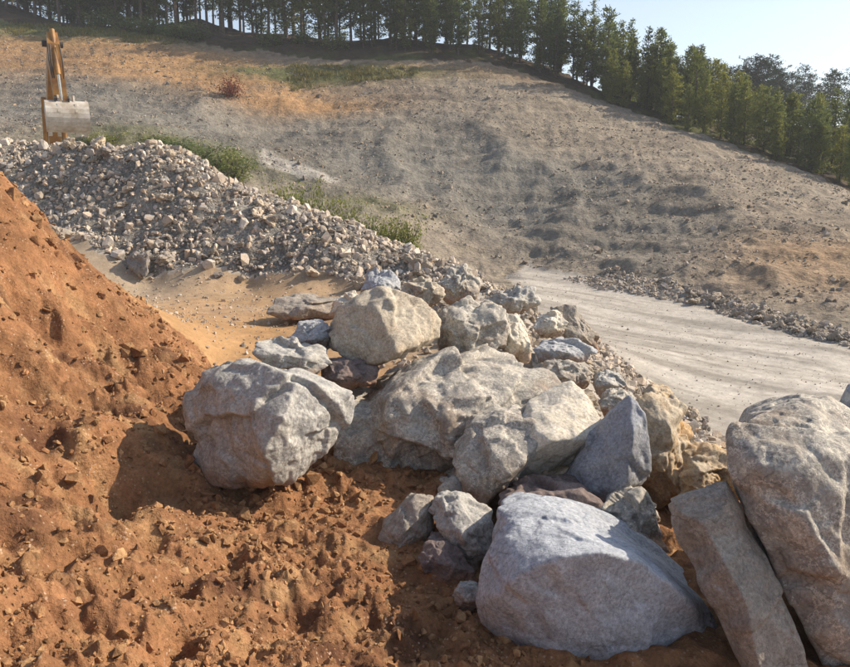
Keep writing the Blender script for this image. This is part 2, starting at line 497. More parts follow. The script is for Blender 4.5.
# ------------------------------------------------------------------ terrain meshes
ang = np.concatenate([np.linspace(-math.pi, -0.62, 60)[:-1], np.linspace(-0.62, 0.62, 640), np.linspace(0.62, math.pi, 60)[1:]])
rad = np.concatenate([np.exp(np.linspace(math.log(0.4), math.log(2.2), 30))[:-1], np.exp(np.linspace(math.log(2.2), math.log(95), 680)),
                      np.exp(np.linspace(math.log(95), math.log(2600), 90))[1:]])
AA, RR = np.meshgrid(ang, rad)
gx = (np.sin(AA) * RR).ravel(); gy = (np.cos(AA) * RR).ravel()
mk = masks(gx, gy)
gz = height(gx, gy, mk)
nr, na = AA.shape
far = sstep(300, 500, np.sqrt(gx ** 2 + gy ** 2))
# albedo by place
soilC = np.array([0.30, 0.148, 0.070]); soilD = np.array([0.13, 0.060, 0.032]); soilL = np.array([0.40, 0.235, 0.115])
sandC = np.array([0.37, 0.29, 0.205]); sandO = np.array([0.40, 0.24, 0.115])
roadC = np.array([0.31, 0.28, 0.24]); roadL = np.array([0.49, 0.45, 0.395])
hillB = np.array([0.285, 0.24, 0.185]); hillG = np.array([0.215, 0.20, 0.17]); hillO = np.array([0.40, 0.24, 0.12]); hillGr = np.array([0.13, 0.135, 0.055])
heapC = np.array([0.46, 0.42, 0.36])
forC = np.array([0.075, 0.055, 0.035]); forG = np.array([0.10, 0.11, 0.035])
def L(a, b, t): return a * (1 - t[:, None]) + b * t[:, None]
ones = np.ones(len(gx))
n_a = n2(gx, gy, 1.1, 4, 51.0); n_b = n2(gx, gy, 6.0, 4, 61.0); n_c = n2(gx, gy, 0.35, 3, 71.0); n_d = n2(gx, gy, 14.0, 3, 81.0)
n_e = n2(gx, gy, 0.5, 4, 77.0)
c_soil = L(L(ones[:, None] * soilC, soilD, sstep(0.0, 0.42, 0.6 * n_a + 0.7 * n_e)), soilL, sstep(0.0, 0.5, n_c + 0.4 * n_b))
pb = P(190, 320, 12.0)
tsand = sstep(6.0, 1.5, np.sqrt((gx - pb[0]) ** 2 * 1.6 + (gy - pb[1]) ** 2 * 0.45) + n_a)
c_sandx = sstep(0.0, 1.2, gx) 
c_sand = L(L(ones[:, None] * sandC, sandO, tsand), heapC, sstep(0.2, 0.6, n_b) * 0.4)
c_sand = L(c_sand, roadC * 1.1, c_sandx)
across = gx * 0.785 + gy * 0.62
c_road = L(ones[:, None] * roadC, roadL, sstep(-0.30, 0.16, 0.75 * n2(across * 3, gy * 0.3, 2.6, 4, 91.0) + 0.4 * n2(across * 6, gy * 0.8, 1.6, 3, 95.0) + 0.25 * n_a))
def blob(u, v, Y, rx, ry):
    p = P(u, v, Y)
    return np.exp(-(((gx - p[0]) / rx) ** 2 + ((gy - p[1]) / ry) ** 2))
t_gray = np.clip(sum(blob(*b) for b in [(445,150,52,5,5),(510,205,46,4,5),(640,235,38,4,4),(700,265,32,3,3),(250,115,57,7,6),(150,110,57,9,6),(60,115,55,9,7),(360,180,48,5,5),(590,190,46,4,4),(230,140,50,6,4)]) + n_b * 0.7, 0, 1)
t_or = np.clip(sum(blob(*b) for b in [(60,45,69,9,5),(120,55,67,9,4),(170,65,67,8,4),(240,85,63,8,3),(280,95,61,5,3),(330,100,60,6,1.5),(420,72,67,14,2.0),(0,45,69,9,5),(200,70,66,8,4),(820,250,30,4,5)]) * 0.62 + n_b * 0.25, 0, 1)
t_gr = np.clip(sum(blob(*b) for b in [(20,25,74,14,3),(100,28,74,12,2.5),(350,80,66,9,1.6),(300,78,67,5,1.3),(330,75,67,8,1.4),(230,150,47,4,2),(120,138,47,5,2),(370,195,43,3,1.2)]) * (0.75 + n_a * 0.8), 0, 1)
c_hill = L(L(L(ones[:, None] * hillB, hillG, t_gray), hillO, t_or), hillGr, t_gr)
bandz = base_h(gx, gy) * 1.3 + n_b * 0.8 + n_a * 0.15
t_band = sstep(0.1, 0.45, n2(bandz * 3.0, gx * 0.06, 1.0, 3, 99.0))
c_hill = L(c_hill, hillG * 0.75, t_band * 0.5 * (1 - t_gr))
t_strip = sstep(-0.3, 0.4, poly_sd(STRIP_POLY, gx, gy))
c_hill = L(c_hill, roadL, t_strip * 0.8)
c_heap = L(ones[:, None] * heapC, heapC * 0.75, sstep(0.0, 0.5, n_a))
c_for = L(ones[:, None] * forC, forG, sstep(0.0, 0.4, n_b))
c_for = L(c_for, np.array([0.05, 0.075, 0.03]), sstep(90, 130, np.sqrt(gx ** 2 + gy ** 2)))
region = np.full(len(gx), 1)          # 1 sandy floor
rr_ = np.sqrt(gx ** 2 + gy ** 2)
hillm = (rr_ > 26 + n_a * 2) | ((rr_ > 15) & (gx > 7) & (mk['road'] < 0)) | (rr_ > 60)
hillm = hillm | ((gx < -13) & (gy > 8) & (rr_ > 24))
region[hillm] = 3
region[mk['heap'] > 0] = 4
region[mk['soil'] > 0] = 0
region[mk['road'] > 0] = 2
region[mk['forest'] > 0] = 5
cols = np.zeros((len(gx), 3))
for k, cc in enumerate([c_soil, c_sand, c_road, c_hill, c_heap, c_for]):
    cols[region == k] = cc[region == k]
# soft blends across seams
s = sstep(-1.6, 0.1, mk['soil']) * (region == 1)
cols = L(cols, sandO, s * 0.8 * (1 - sstep(-0.5, 0.6, gx)))
s = (sstep(1.1, 0.0, mk['road']) * (region == 2))
cols = L(cols, roadC * 0.8, s * 0.5)
idx = np.arange(nr * na).reshape(nr, na)
quads = np.stack([idx[:-1, :-1], idx[:-1, 1:], idx[1:, 1:], idx[1:, :-1]], -1).reshape(-1, 4)[:, ::-1]
freg = region[quads[:, 2]]
V = np.stack([gx, gy, gz], 1)
for k, (nm, mt) in enumerate([('soil_ground', M_soil), ('sandy_ground', M_sand), ('gravel_road', M_road), ('quarry_hillside', M_hill), ('rubble_slope', M_heapg), ('forest_floor', M_forest)]):
    f = quads[freg == k]
    used, inv = np.unique(f, return_inverse=True)
    o = mesh_np(nm, V[used], inv.reshape(-1, 4), mt, True, cols[used])
    tag(o, kind='structure')

# ------------------------------------------------------------------ rocks
_ico = {}
def ico(sub):
    if sub not in _ico:
        bm = bmesh.new()
        bmesh.ops.create_icosphere(bm, subdivisions=sub, radius=1.0)
        v = np.array([q.co[:] for q in bm.verts]); f = np.array([[q.index for q in p.verts] for p in bm.faces])
        bm.free()
        _ico[sub] = (v / np.linalg.norm(v, axis=1)[:, None], f)
    return _ico[sub]
def hull_planes(pts):
    bm = bmesh.new()
    for p in pts: bm.verts.new(p)
    bmesh.ops.convex_hull(bm, input=bm.verts)
    bm.normal_update()
    cen = np.mean([v.co[:] for v in bm.verts if v.link_faces], axis=0)
    pl = []
    for f in bm.faces:
        n = np.array(f.normal[:]); d = float(np.dot(n, np.array(f.verts[0].co[:]) - cen))
        if d < 0: n, d = -n, -d
        if f.calc_area() > 1e-6 and not any(np.dot(n, a) > 0.998 for a, _ in pl): pl.append((n, d))
    bm.free()
    return cen, pl
def relax(vals, f, n, times):
    for _ in range(times):
        acc = np.zeros(n); cnt = np.zeros(n)
        for a, b in ((0, 1), (1, 2), (2, 0)):
            acc += np.bincount(f[:, a], vals[f[:, b]], n) + np.bincount(f[:, b], vals[f[:, a]], n)
            cnt += np.bincount(f[:, a], minlength=n) + np.bincount(f[:, b], minlength=n)
        vals = 0.35 * vals + 0.65 * acc / cnt
    return vals
def rock_verts(pts, sub=6, sharp=110, chips=10, rough=1.0, seed=0):
    rng = np.random.default_rng(seed)
    pts = np.asarray(pts, float)
    size = float(np.linalg.norm(pts.max(0) - pts.min(0))) / 1.7
    mid_ = (pts.max(0) + pts.min(0)) / 2
    _, sv_, ax_ = np.linalg.svd(pts - mid_, full_matrices=False)
    sv_ = np.clip(sv_ / sv_.mean(), 0.3, 3.0)
    loc = (pts - mid_) @ ax_.T / sv_
    cl, pl = hull_planes(loc)
    rel = loc - cl
    cen = (cl * sv_) @ ax_ + mid_
    for _ in range(chips):
        n = rng.normal(size=3); n /= np.linalg.norm(n)
        pl.append((n, float((rel @ n).max()) * rng.uniform(0.86, 0.98)))
    d, f = ico(sub)
    acc = np.zeros(len(d))
    for n, h in pl:
        q = np.clip(d @ n, 1e-4, None) / h
        acc += q ** sharp
    r = acc ** (-1.0 / sharp) * (1.0 + 0.9 / sharp)
    v = ((d * r[:, None]) * sv_) @ ax_
    d = v / np.linalg.norm(v, axis=1)[:, None]
    # broken facets: piecewise-planar offsets round random seeds
    for ns, amp in ((9, 0.26), (40, 0.28), (220, 0.26)):
        sd = v[rng.integers(0, len(v), ns)]
        nn = rng.normal(size=(ns, 3))
        vv = v + np.stack([noise3(v / size * 5 + 3 * k + seed) for k in range(3)], 1) * size * 0.035 / math.sqrt(ns / 14)
        best = np.full(len(v), 1e9); bi = np.zeros(len(v), int)
        for i in range(ns):
            q = ((vv - sd[i]) ** 2).sum(1)
            m_ = q < best
            best[m_] = q[m_]; bi[m_] = i
        off = ((v - sd[bi]) * nn[bi]).sum(1) * amp * rough
        lim = size * 0.050 * rough / math.sqrt(ns / 14)
        off = relax(np.clip(off, -lim, lim), f, len(v), 2 if sub > 6 else (1 if sub > 5 else 0))
        v = v + d * off[:, None]
    p = v / size
    disp = fbm(p * 3.2 + seed * 1.3, 3) * 0.006 + fbm(p * 12.0 + seed, 5, 0.70) * 0.016 - fbm(p * 6.0 + 31 + seed, 5, 0.6, ridged=True) * 0.010 - np.clip(fbm(p * 4.0 + 9 + seed, 4, ridged=True) - 0.66, 0, 1) * 0.07
    v = v + d * (disp * size * rough)[:, None]
    return v, cen, f

ROCK = {
 'grey':  rock_mat('grey_limestone', (0.46, 0.44, 0.40), (0.24, 0.235, 0.225), (0.36, 0.31, 0.24), 0.25),
 'blue':  rock_mat('blue_grey_limestone', (0.42, 0.425, 0.43), (0.27, 0.28, 0.30), (0.36, 0.34, 0.31), 0.12),
 'brown': rock_mat('brown_weathered_limestone', (0.37, 0.33, 0.28), (0.20, 0.175, 0.15), (0.27, 0.18, 0.11), 0.35),
 'tan':   rock_mat('tan_stained_limestone', (0.50, 0.43, 0.33), (0.26, 0.21, 0.155), (0.46, 0.27, 0.10), 0.95),
 'cream': rock_mat('cream_fresh_limestone', (0.68, 0.62, 0.51), (0.46, 0.41, 0.33), (0.50, 0.41, 0.28), 0.3),
 'mott':  rock_mat('mottled_limestone', (0.48, 0.44, 0.37), (0.19, 0.185, 0.18), (0.26, 0.20, 0.15), 0.45, 0.9),
}
ROCK['buff'] = rock_mat('buff_limestone', (0.50, 0.44, 0.35), (0.29, 0.25, 0.195), (0.36, 0.27, 0.18), 0.4)
ROCK['slate'] = rock_mat('cool_blue_grey_limestone', (0.42, 0.44, 0.47), (0.29, 0.31, 0.35), (0.33, 0.34, 0.36), 0.12)
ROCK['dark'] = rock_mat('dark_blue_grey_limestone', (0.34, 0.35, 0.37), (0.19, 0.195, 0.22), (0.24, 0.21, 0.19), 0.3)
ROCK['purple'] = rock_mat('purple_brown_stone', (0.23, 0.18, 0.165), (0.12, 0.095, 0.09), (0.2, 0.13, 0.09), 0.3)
nrock = 0
def boulder(label, mat, Y0, outline, inner=(), T=0.8, back=0.75, sub=6, rough=1.0, chips=16, dydef=0.0, drop=0.0, cat='boulder', name='boulder', group=None, sharp=110):
    """outline: (u, v[, dy]) silhouette points; inner: (u, v, dy) points on the near side; T thickness behind the outline"""
    global nrock
    nrock += 1
    pts = []
    op = []
    for q in outline:
        dy = q[2] if len(q) > 2 else dydef
        op.append(P(q[0], q[1], Y0 + dy))
    op = np.array(op)
    c0 = op.mean(0)
    pts += list(op)
    for q in inner: pts.append(P(q[0], q[1], Y0 + q[2]))
    for p in op:
        b = c0 + (p - c0) * back
        b = b + np.array([b[0] / Y0 * T * 0.6, T, -0.12 * T - drop])
        pts.append(b)
    v, cen, f = rock_verts(pts, sub=sub, chips=chips, rough=rough, seed=nrock * 7 + 3, sharp=sharp)
    wv = v + cen
    org = np.array([wv[:, 0].mean(), wv[:, 1].mean(), wv[:, 2].min()])
    o = mesh_np(name, wv - org, f, ROCK[mat], True)
    o.location = org
    tag(o, label, cat, group)
    return o

# --- the big ones of the foreground stack
boulder('blue-grey boulder sitting on orange soil at the left end of the stack, right half sunlit', 'grey', 5.75,
        [(191,405,.35),(202,374,.38),(234,357,.4),(254,360,.4),(305,374,.35),(354,396,.35),(350,418,.3),(333,446,.2),(300,474,.05),(262,491,0),(216,483,.1),(194,460,.25)],
        [(298,381,-.10),(284,420,-.34),(264,450,-.38),(262,480,-.25),(240,400,.02)], T=0.6, sub=7, rough=0.6, chips=1)
boulder('biggest grey boulder in the middle of the stack, broad pitted face, carrying a smaller boulder', 'mott', 6.75,
        [(326,462,0),(333,420,.1),(352,390,.35),(385,372,.5),(430,354,.6),(500,350,.7),(548,372,.6),(556,405,.3),(520,450,0),(480,500,-.2),(440,498,-.2),(395,492,-.15),(345,480,-.1)],
        [(400,400,-.1),(470,400,-.1),(440,450,-.35),(380,440,-.25)], T=1.2, sub=7, rough=0.9)
boulder('angular cream-faceted boulder perched on top of the biggest boulder', 'buff', 7.35,
        [(324,335,.1),(334,305,.2),(362,302,.25),(388,290,.35),(420,297,.35),(443,320,.3),(440,338,.25),(418,350,.1),(380,369,-.05),(342,364,-.05),(328,350,0)],
        [(376,306,.0),(396,350,-.30),(380,366,-.25),(350,355,-.05),(424,322,.1)], T=0.7, rough=0.7, chips=1)
boulder('cream flat-faced block leaning right of the biggest boulder, dark undercut below it', 'cream', 6.15,
        [(527,400,.35),(574,379,.5),(606,424,.1),(590,438,-.05),(551,440,-.22),(536,430,-.12),(600,448,.35),(555,478,.3),(515,500,.25),(520,440,.05)],
        [(500,478,-.1)], T=0.5, back=0.6, rough=0.3, chips=0, drop=-.1)
boulder('grey angular rock wedged left of and under the cream block', 'mott', 5.98,
        [(454,455,.1),(464,425,.3),(496,412,.35),(524,418,.2),(548,440,.0),(530,462,-.1),(486,513,-.2),(466,502,-.1),(455,480,.05)],
        [(486,440,-.02),(508,474,-.22)], T=0.45, rough=0.6, chips=4, drop=-.1)
boulder('dark blue-grey triangular rock standing upright right of the cream block', 'dark', 5.9,
        [(556,492,.15),(590,440,.15),(630,394,.1),(646,412,.0),(648,480,-.1),(622,512,-.15),(585,518,.0)],
        [(632,430,-.15),(626,490,-.28)], T=0.6, rough=0.45, chips=4)
boulder('ochre-stained tan rock beside the dark triangular rock at the road edge', 'tan', 6.3,
        [(634,400,0),(662,392,.1),(688,418,.15),(702,452,.1),(692,480,0),(660,512,-.1),(640,500,-.1),(634,450,0)],
        [(662,430,-.15),(668,475,-.2)], T=0.7, rough=1.3)
boulder('largest blue-grey boulder at the bottom edge with a sunlit pale upper left rim', 'slate', 4.25,
        [(476,605,.0),(484,550,.2),(496,508,.42),(528,504,.5),(575,513,.45),(622,533,.35),(675,572,.2),(716,612,.15),(736,670,.1),(752,800,.25),(640,800,.2),(552,715,.1),(510,655,.05),(482,628,.0)],
        [(500,594,-.26),(525,570,-.32),(560,556,-.36),(600,550,-.34),(645,560,-.26),(690,600,-.12),(540,630,-.24),(620,640,-.24),(660,690,-.08)], T=0.9, sub=7, rough=0.3, chips=0)
boulder('long reddish-brown slab lying tilted between the bottom boulder and the right-hand one', 'brown', 4.1,
        [(664,505,.25),(690,492,.3),(727,486,.3),(747,520,.2),(780,590,0),(806,650,-.15),(812,720,-.2),(770,720,-.3),(735,640,-.1),(700,565,.1)],
        [(700,520,0),(745,600,-.2),(728,500,.1)], T=0.5, sub=7, rough=0.4, chips=2)
boulder('huge brown-grey boulder at the right edge with a rounded top', 'mott', 4.25,
        [(735,475,.1),(734,440,.25),(748,412,.4),(790,400,.5),(836,398,.5),(900,430,.4),(960,520,.3),(960,680,0),(880,740,-.2),(822,690,-.25),(782,600,-.1),(748,525,0)],
        [(770,470,-.10),(800,478,-.15),(840,440,.0),(830,560,-.3),(880,620,-.35)], T=1.1, sub=7, rough=0.45, chips=4)
boulder('blue-grey rock corner cut by the right edge behind the huge brown boulder', 'blue', 5.2,
        [(836,402),(845,386),(880,386),(920,392),(960,420),(1000,440),(960,520),(900,540),(848,430)], [(930,400,-.1)], T=0.6, rough=0.6)
boulder('pinkish-tan egg-shaped stone on the soil in front of the stack', 'brown', 5.25,
        [(374,552),(384,525,.05),(412,496,.15),(433,500,.15),(432,530,.1),(408,572),(388,570)], [(405,535,-.12)], T=0.3, rough=0.6)
boulder('squarish grey stone wedged between the egg-shaped stone and the bottom boulder', 'grey', 5.05,
        [(430,520,.1),(436,502,.2),(458,498,.2),(492,518,.15),(488,562,0),(474,580,-.05),(445,550,0)], [(462,535,-.15)], T=0.4, rough=0.8)
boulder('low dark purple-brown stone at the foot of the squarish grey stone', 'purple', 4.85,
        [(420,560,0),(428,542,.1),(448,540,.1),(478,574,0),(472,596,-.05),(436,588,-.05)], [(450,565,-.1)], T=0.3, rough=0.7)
boulder('fist-sized pale stone at the left foot of the bottom boulder', 'grey', 4.45,
        [(453,598),(460,588),(478,588),(486,603),(470,614),(456,609)], [(468,600,-.06)], T=0.15, rough=0.7)
boulder('mottled grey and tan rock just above the bottom boulder', 'mott', 5.2,
        [(602,520,0),(612,500,.1),(640,490,.15),(660,512,.1),(672,545,0),(645,556,-.1),(615,540,-.05)], [(635,520,-.15)], T=0.45, rough=1.2)
boulder('low tan rock at the road edge between the ochre rock and the huge brown boulder', 'tan', 6.0,
        [(668,492,0),(690,455,.2),(722,456,.25),(738,475,.1),(736,500,-.05),(690,505,-.1)], [(705,478,-.1)], T=0.6, rough=1.3)
boulder('small dark angular rock under the cream block', 'mott', 6.0,
        [(440,490),(452,476),(482,486),(490,512),(470,520),(446,508)], [(465,498,-.1)], T=0.5, rough=1.0)
boulder('little brown rock in the gap below the cream block', 'tan', 6.1,
        [(528,490),(545,474),(572,466),(568,490),(548,510),(530,506)], [(550,488,-.08)], T=0.4)
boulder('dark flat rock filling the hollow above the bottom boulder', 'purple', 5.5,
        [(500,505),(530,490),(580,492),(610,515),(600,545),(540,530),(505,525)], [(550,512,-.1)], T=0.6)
boulder('dark-fronted rock immediately right of the perched boulder', 'mott', 8.1,
        [(438,335),(444,310,.1),(470,300,.2),(500,308,.2),(510,330,.1),(508,352,0),(470,358,-.1),(440,352)], [(468,330,-.15)], T=0.8)
boulder('narrow pale rock leaning right of the dark-fronted rock', 'cream', 8.3,
        [(496,325),(503,312,.1),(518,314,.1),(532,345,.05),(530,362),(508,358)], [(512,338,-.1)], T=0.4)
boulder('white-topped block lying just behind the rounded blue-grey boulder', 'grey', 6.9,
        [(254,352,0),(260,340,.25),(298,342,.3),(326,350,.3),(328,362,.1),(310,376,-.05),(262,366,-.05)], [(300,358,-.05),(265,352,-.05)], T=0.45, drop=.05)
boulder('small bluish rock between the white-topped block and the perched boulder', 'blue', 7.6,
        [(288,340),(300,324,.1),(322,322,.1),(334,338),(326,352),(295,350)], [(310,338,-.1)], T=0.4)
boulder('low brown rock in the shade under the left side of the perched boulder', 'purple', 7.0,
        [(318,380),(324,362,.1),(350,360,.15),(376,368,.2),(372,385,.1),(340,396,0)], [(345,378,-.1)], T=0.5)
boulder('flat reddish-brown slab lying on the sandy floor behind the stack', 'brown', 13.0,
        [(268,314,0),(278,298,.4),(315,294,.6),(345,300,.6),(342,318,.1),(290,321,-.1)], [(310,308,-.1)], T=0.7, rough=0.8, chips=4)
boulder('cream rock with a brown foot next to the flat slab on the sandy floor', 'cream', 11.5,
        [(330,316),(336,298,.1),(352,292,.2),(368,302,.1),(364,320)], [(350,308,-.1)], T=0.5)
boulder('bluish rock crowning the stack above the perched boulder', 'blue', 9.6,
        [(360,292),(366,275,.1),(385,268,.2),(400,280,.1),(396,296),(376,302)], [(380,285,-.1)], T=0.5)
boulder('cream rock with dark cracks right of the crowning bluish rock', 'buff', 9.4,
        [(394,300),(404,286,.1),(430,276,.2),(446,292,.1),(430,306),(405,308)], [(420,296,-.1)], T=0.5, rough=1.5)
boulder('grey blocky rock on the back of the stack above the dark-fronted rock', 'mott', 11.5,
        [(440,290),(450,268,.1),(464,264,.2),(478,280,.1),(474,296),(450,302)], [(460,284,-.15)], T=0.6, rough=1.4)
boulder('pale angular rock at the rear right of the stack', 'grey', 12.0,
        [(486,306),(500,290,.1),(530,288,.2),(540,304,.1),(524,316),(496,316)], [(512,302,-.15)], T=0.6, rough=1.4)
boulder('white rock on the road side of the stack beside a pointed brown rock', 'cream', 10.2,
        [(535,328),(540,314,.1),(556,311,.15),(568,322,.1),(562,336),(542,338)], [(552,324,-.1)], T=0.35)
boulder('pointed brown rock sticking up at the road side of the stack', 'brown', 10.4,
        [(556,330),(552,308,.1),(576,306,.15),(596,334,.1),(600,352,0),(576,350)], [(578,330,-.1)], T=0.4)
boulder('flat grey slab with a dark gap above it, right side of the stack', 'blue', 9.4,
        [(532,350),(540,340,.15),(580,342,.2),(596,352,.1),(590,364),(545,364)], [(565,353,-.1)], T=0.5)
boulder('grey rock resting just above the cream block', 'mott', 8.6,
        [(536,378),(545,362,.1),(572,362,.15),(592,374,.1),(584,390),(552,394)], [(565,377,-.1)], T=0.5)
boulder('small dark block with pale chips between cream block and triangular rock', 'mott', 7.4,
        [(600,408),(606,394,.1),(626,390,.15),(636,402,.1),(628,418),(608,420)], [(618,404,-.1)], T=0.35)
boulder('tan rock on the road side behind the ochre-stained rock', 'tan', 8.0,
        [(640,400),(650,386,.1),(672,388,.15),(682,404,.1),(670,414),(648,414)], [(662,400,-.1)], T=0.4)
boulder('grey rock between slab and small dark block, right side of the stack', 'grey', 8.6,
        [(592,386),(600,372,.1),(620,372,.15),(628,388),(616,398),(598,398)], [(610,384,-.1)], T=0.4)

# --- prototype rocks for the many
def proto_mesh(name, seed, sub, mat, smooth, rough=1.0, squash=None):
    rng = np.random.default_rng(seed)
    p = rng.normal(size=(11, 3)); p /= np.linalg.norm(p, axis=1)[:, None]
    sc = np.array([1.0, rng.uniform(0.65, 0.95), rng.uniform(0.5, 0.8)]) if squash is None else np.array(squash)
    v, cen, f = rock_verts(p * sc, sub=sub, sharp=90, chips=5, rough=rough, seed=seed)
    v = v / (v.max(0) - v.min(0)).max()          # unit size
    return mesh_np(name, v, f, mat, smooth, link=False)
M_rock_rnd = rock_mat('loose_limestone', (0.45, 0.40, 0.33), (0.22, 0.20, 0.18), (0.36, 0.25, 0.15), 0.35, 0.4, rnd=True, scale=4.0, soil=False)
M_rock_att = rock_mat('loose_limestone_joined', (0.44, 0.40, 0.35), (0.26, 0.24, 0.22), (0.38, 0.28, 0.18), 0.35, 0.3, attr='Col', scale=2.0, soil=False)
protos = [proto_mesh('rock', 100 + i, 4, M_rock_rnd, False, 1.5) for i in range(9)]

def place_rock(me, x, y, z, s, label, group, cat='rock', sq=None):
    o = bpy.data.objects.new('rock', me)
    o.location = (x, y, z)
    o.rotation_euler = (random.uniform(-.5, .5), random.uniform(-.5, .5), random.uniform(0, 6.28))
    o.scale = (s * random.uniform(0.8, 1.25), s * random.uniform(0.75, 1.1), s * random.uniform(0.75, 1.1))
    lnk(o)
    tag(o, label, cat, group)
    return o
def scatter_poly(px_poly, n, rng):
    """random pixel positions inside a picture-plane outline, landed on the terrain"""
    pp = np.array(px_poly, float)
    lo, hi = pp.min(0), pp.max(0)
    got = []
    while len(got) < n:
        q = rng.uniform(lo, hi, (n * 3, 2))
        s = poly_sd(pp, q[:, 0], q[:, 1])
        got += list(q[s > 0])
    return hit(np.array(got[:n]))
rng = np.random.default_rng(5)
# middle-sized rocks of the stack (own objects)
pts = scatter_poly([(345,300),(380,268),(430,256),(470,272),(540,300),(592,330),(620,380),(640,400),(600,410),(540,395),(500,350),(440,345),(430,300)], 120, rng)
for p in pts:
    if np.isnan(p[0]): continue
    s = rng.uniform(0.18, 0.46) * (0.7 + p[1] / 30)
    place_rock(protos[rng.integers(9)], p[0], p[1], p[2] + s * 0.15, s, 'broken limestone rock in the back slope of the boulder stack', 'loose rocks filling the boulder stack')
pts = scatter_poly([(600,405),(660,395),(735,455),(735,490),(660,500),(560,500),(560,470)], 16, rng)
for p in pts:
    if np.isnan(p[0]): continue
    s = rng.uniform(0.15, 0.3)
    place_rock(protos[rng.integers(9)], p[0], p[1], p[2] + s * 0.2, s, 'small loose rock in the gaps between boulders and haul road', 'small rocks by the road edge of the stack')
pts = scatter_poly([(600,350),(650,385),(715,428),(740,465),(690,462),(640,420),(600,390)], 26, rng)
for p in pts:
    if np.isnan(p[0]): continue
    s = rng.uniform(0.14, 0.38)
    place_rock(protos[rng.integers(9)], p[0], p[1], p[2] + s * 0.15, s, 'pale broken rock spilled onto the near edge of the haul road', 'rocks spilled onto the near road edge')
# larger rocks of the rubble heap
HEAP_PX = [(0,150),(60,136),(110,146),(150,142),(200,160),(240,190),(300,204),(360,224),(420,250),(470,272),(520,300),(430,305),(335,288),(250,283),(150,282),(60,250),(20,190)]
def heap_zone(p):
    u = 425 + FPX * p[0] / p[1]
    f = (P(u, 0, p[1])[0], 0)
    low = p[2] < 3.0
    if u < 120: z_ = ('crest of the rubble heap right below the excavator bucket', 'lumps below the bucket') if not low else ('left flank of the rubble heap beside the orange mound', 'lumps on the left flank')
    elif u < 250: z_ = ('upper middle of the rubble heap in front of the shrubs', 'lumps on the upper middle') if not low else ('lower middle of the rubble heap just above the sandy floor', 'lumps on the lower middle')
    else: z_ = ('right shoulder of the rubble heap sloping towards the boulders', 'lumps on the right shoulder')
    return 'large limestone lump on the ' + z_[0], z_[1] + ' of the rubble heap'
pts = scatter_poly(HEAP_PX, 75, rng)
for p in pts:
    if np.isnan(p[0]): continue
    s = min(0.7, 0.24 + rng.exponential(0.09))
    place_rock(protos[rng.integers(9)], p[0], p[1], p[2] + s * 0.18, s, *heap_zone(p))
# pale rocks on its crest in front of the excavator bucket
PALE = {(85,140): ('pale rock touching the lower right corner of the excavator bucket', None), (98,150): ('largest pale rock on the heap crest just right of the excavator bucket', None),
        (70,148): ('pale rock lying directly under the teeth of the excavator bucket', None), (108,156): ('pale rock furthest right of the few below the excavator bucket', None),
        (140,268): ('long white rock at the left foot of the heap beside the orange mound', None), (150,142): ('pale rock on the highest point of the heap right of the bucket', None)}
for (u, v, s, mt) in [(85,140,.7,'a'),(98,150,.8,'b'),(70,148,.6,'c'),(108,156,.7,'d'),(140,268,.8,'e'),(150,142,.5,'f')]:
    p = hit([(u, v)])[0]
    if np.isnan(p[0]): p = P(u, v, 23)
    place_rock(protos[rng.integers(9)], p[0], p[1], p[2] + s * 0.2, s, *PALE[(u, v)])
# stones lining the far road edge
pts = scatter_poly([(600,282),(700,292),(850,335),(850,350),(760,325),(690,303),(610,290)], 48, rng)
for p in pts:
    if np.isnan(p[0]): continue
    s = rng.uniform(0.2, 0.5)
    place_rock(protos[rng.integers(9)], p[0], p[1], p[2] + s * 0.15, s, 'stone in the ragged row along the far edge of the haul road', 'stones lining the far road edge')

# --- uncountable small rubble, joined
def low_rock(seed):
    rg = np.random.default_rng(seed)
    bm = bmesh.new()
    for _ in range(11):
        q = rg.normal(size=3); q /= np.linalg.norm(q)
        bm.verts.new(q * np.array([0.5, 0.42, 0.34]))
    bmesh.ops.convex_hull(bm, input=bm.verts)
    bmesh.ops.delete(bm, geom=[v for v in bm.verts if not v.link_faces], context='VERTS')
    bmesh.ops.triangulate(bm, faces=bm.faces)
    bm.verts.index_update()
    v = np.array([q.co[:] for q in bm.verts]); f = np.array([[q.index for q in p.verts] for p in bm.faces])
    bm.free()
    return v, f
LOW = [low_rock(200 + i) for i in range(14)]
def rotm(rg, n):
    q = rg.normal(size=(n, 4)); q /= np.linalg.norm(q, axis=1)[:, None]
    a, b, c_, d = q.T
    return np.stack([np.stack([1-2*(c_*c_+d*d), 2*(b*c_-a*d), 2*(b*d+a*c_)], 1), np.stack([2*(b*c_+a*d), 1-2*(b*b+d*d), 2*(c_*d-a*b)], 1),
                     np.stack([2*(b*d-a*c_), 2*(c_*d+a*b), 1-2*(b*b+c_*c_)], 1)], 1)
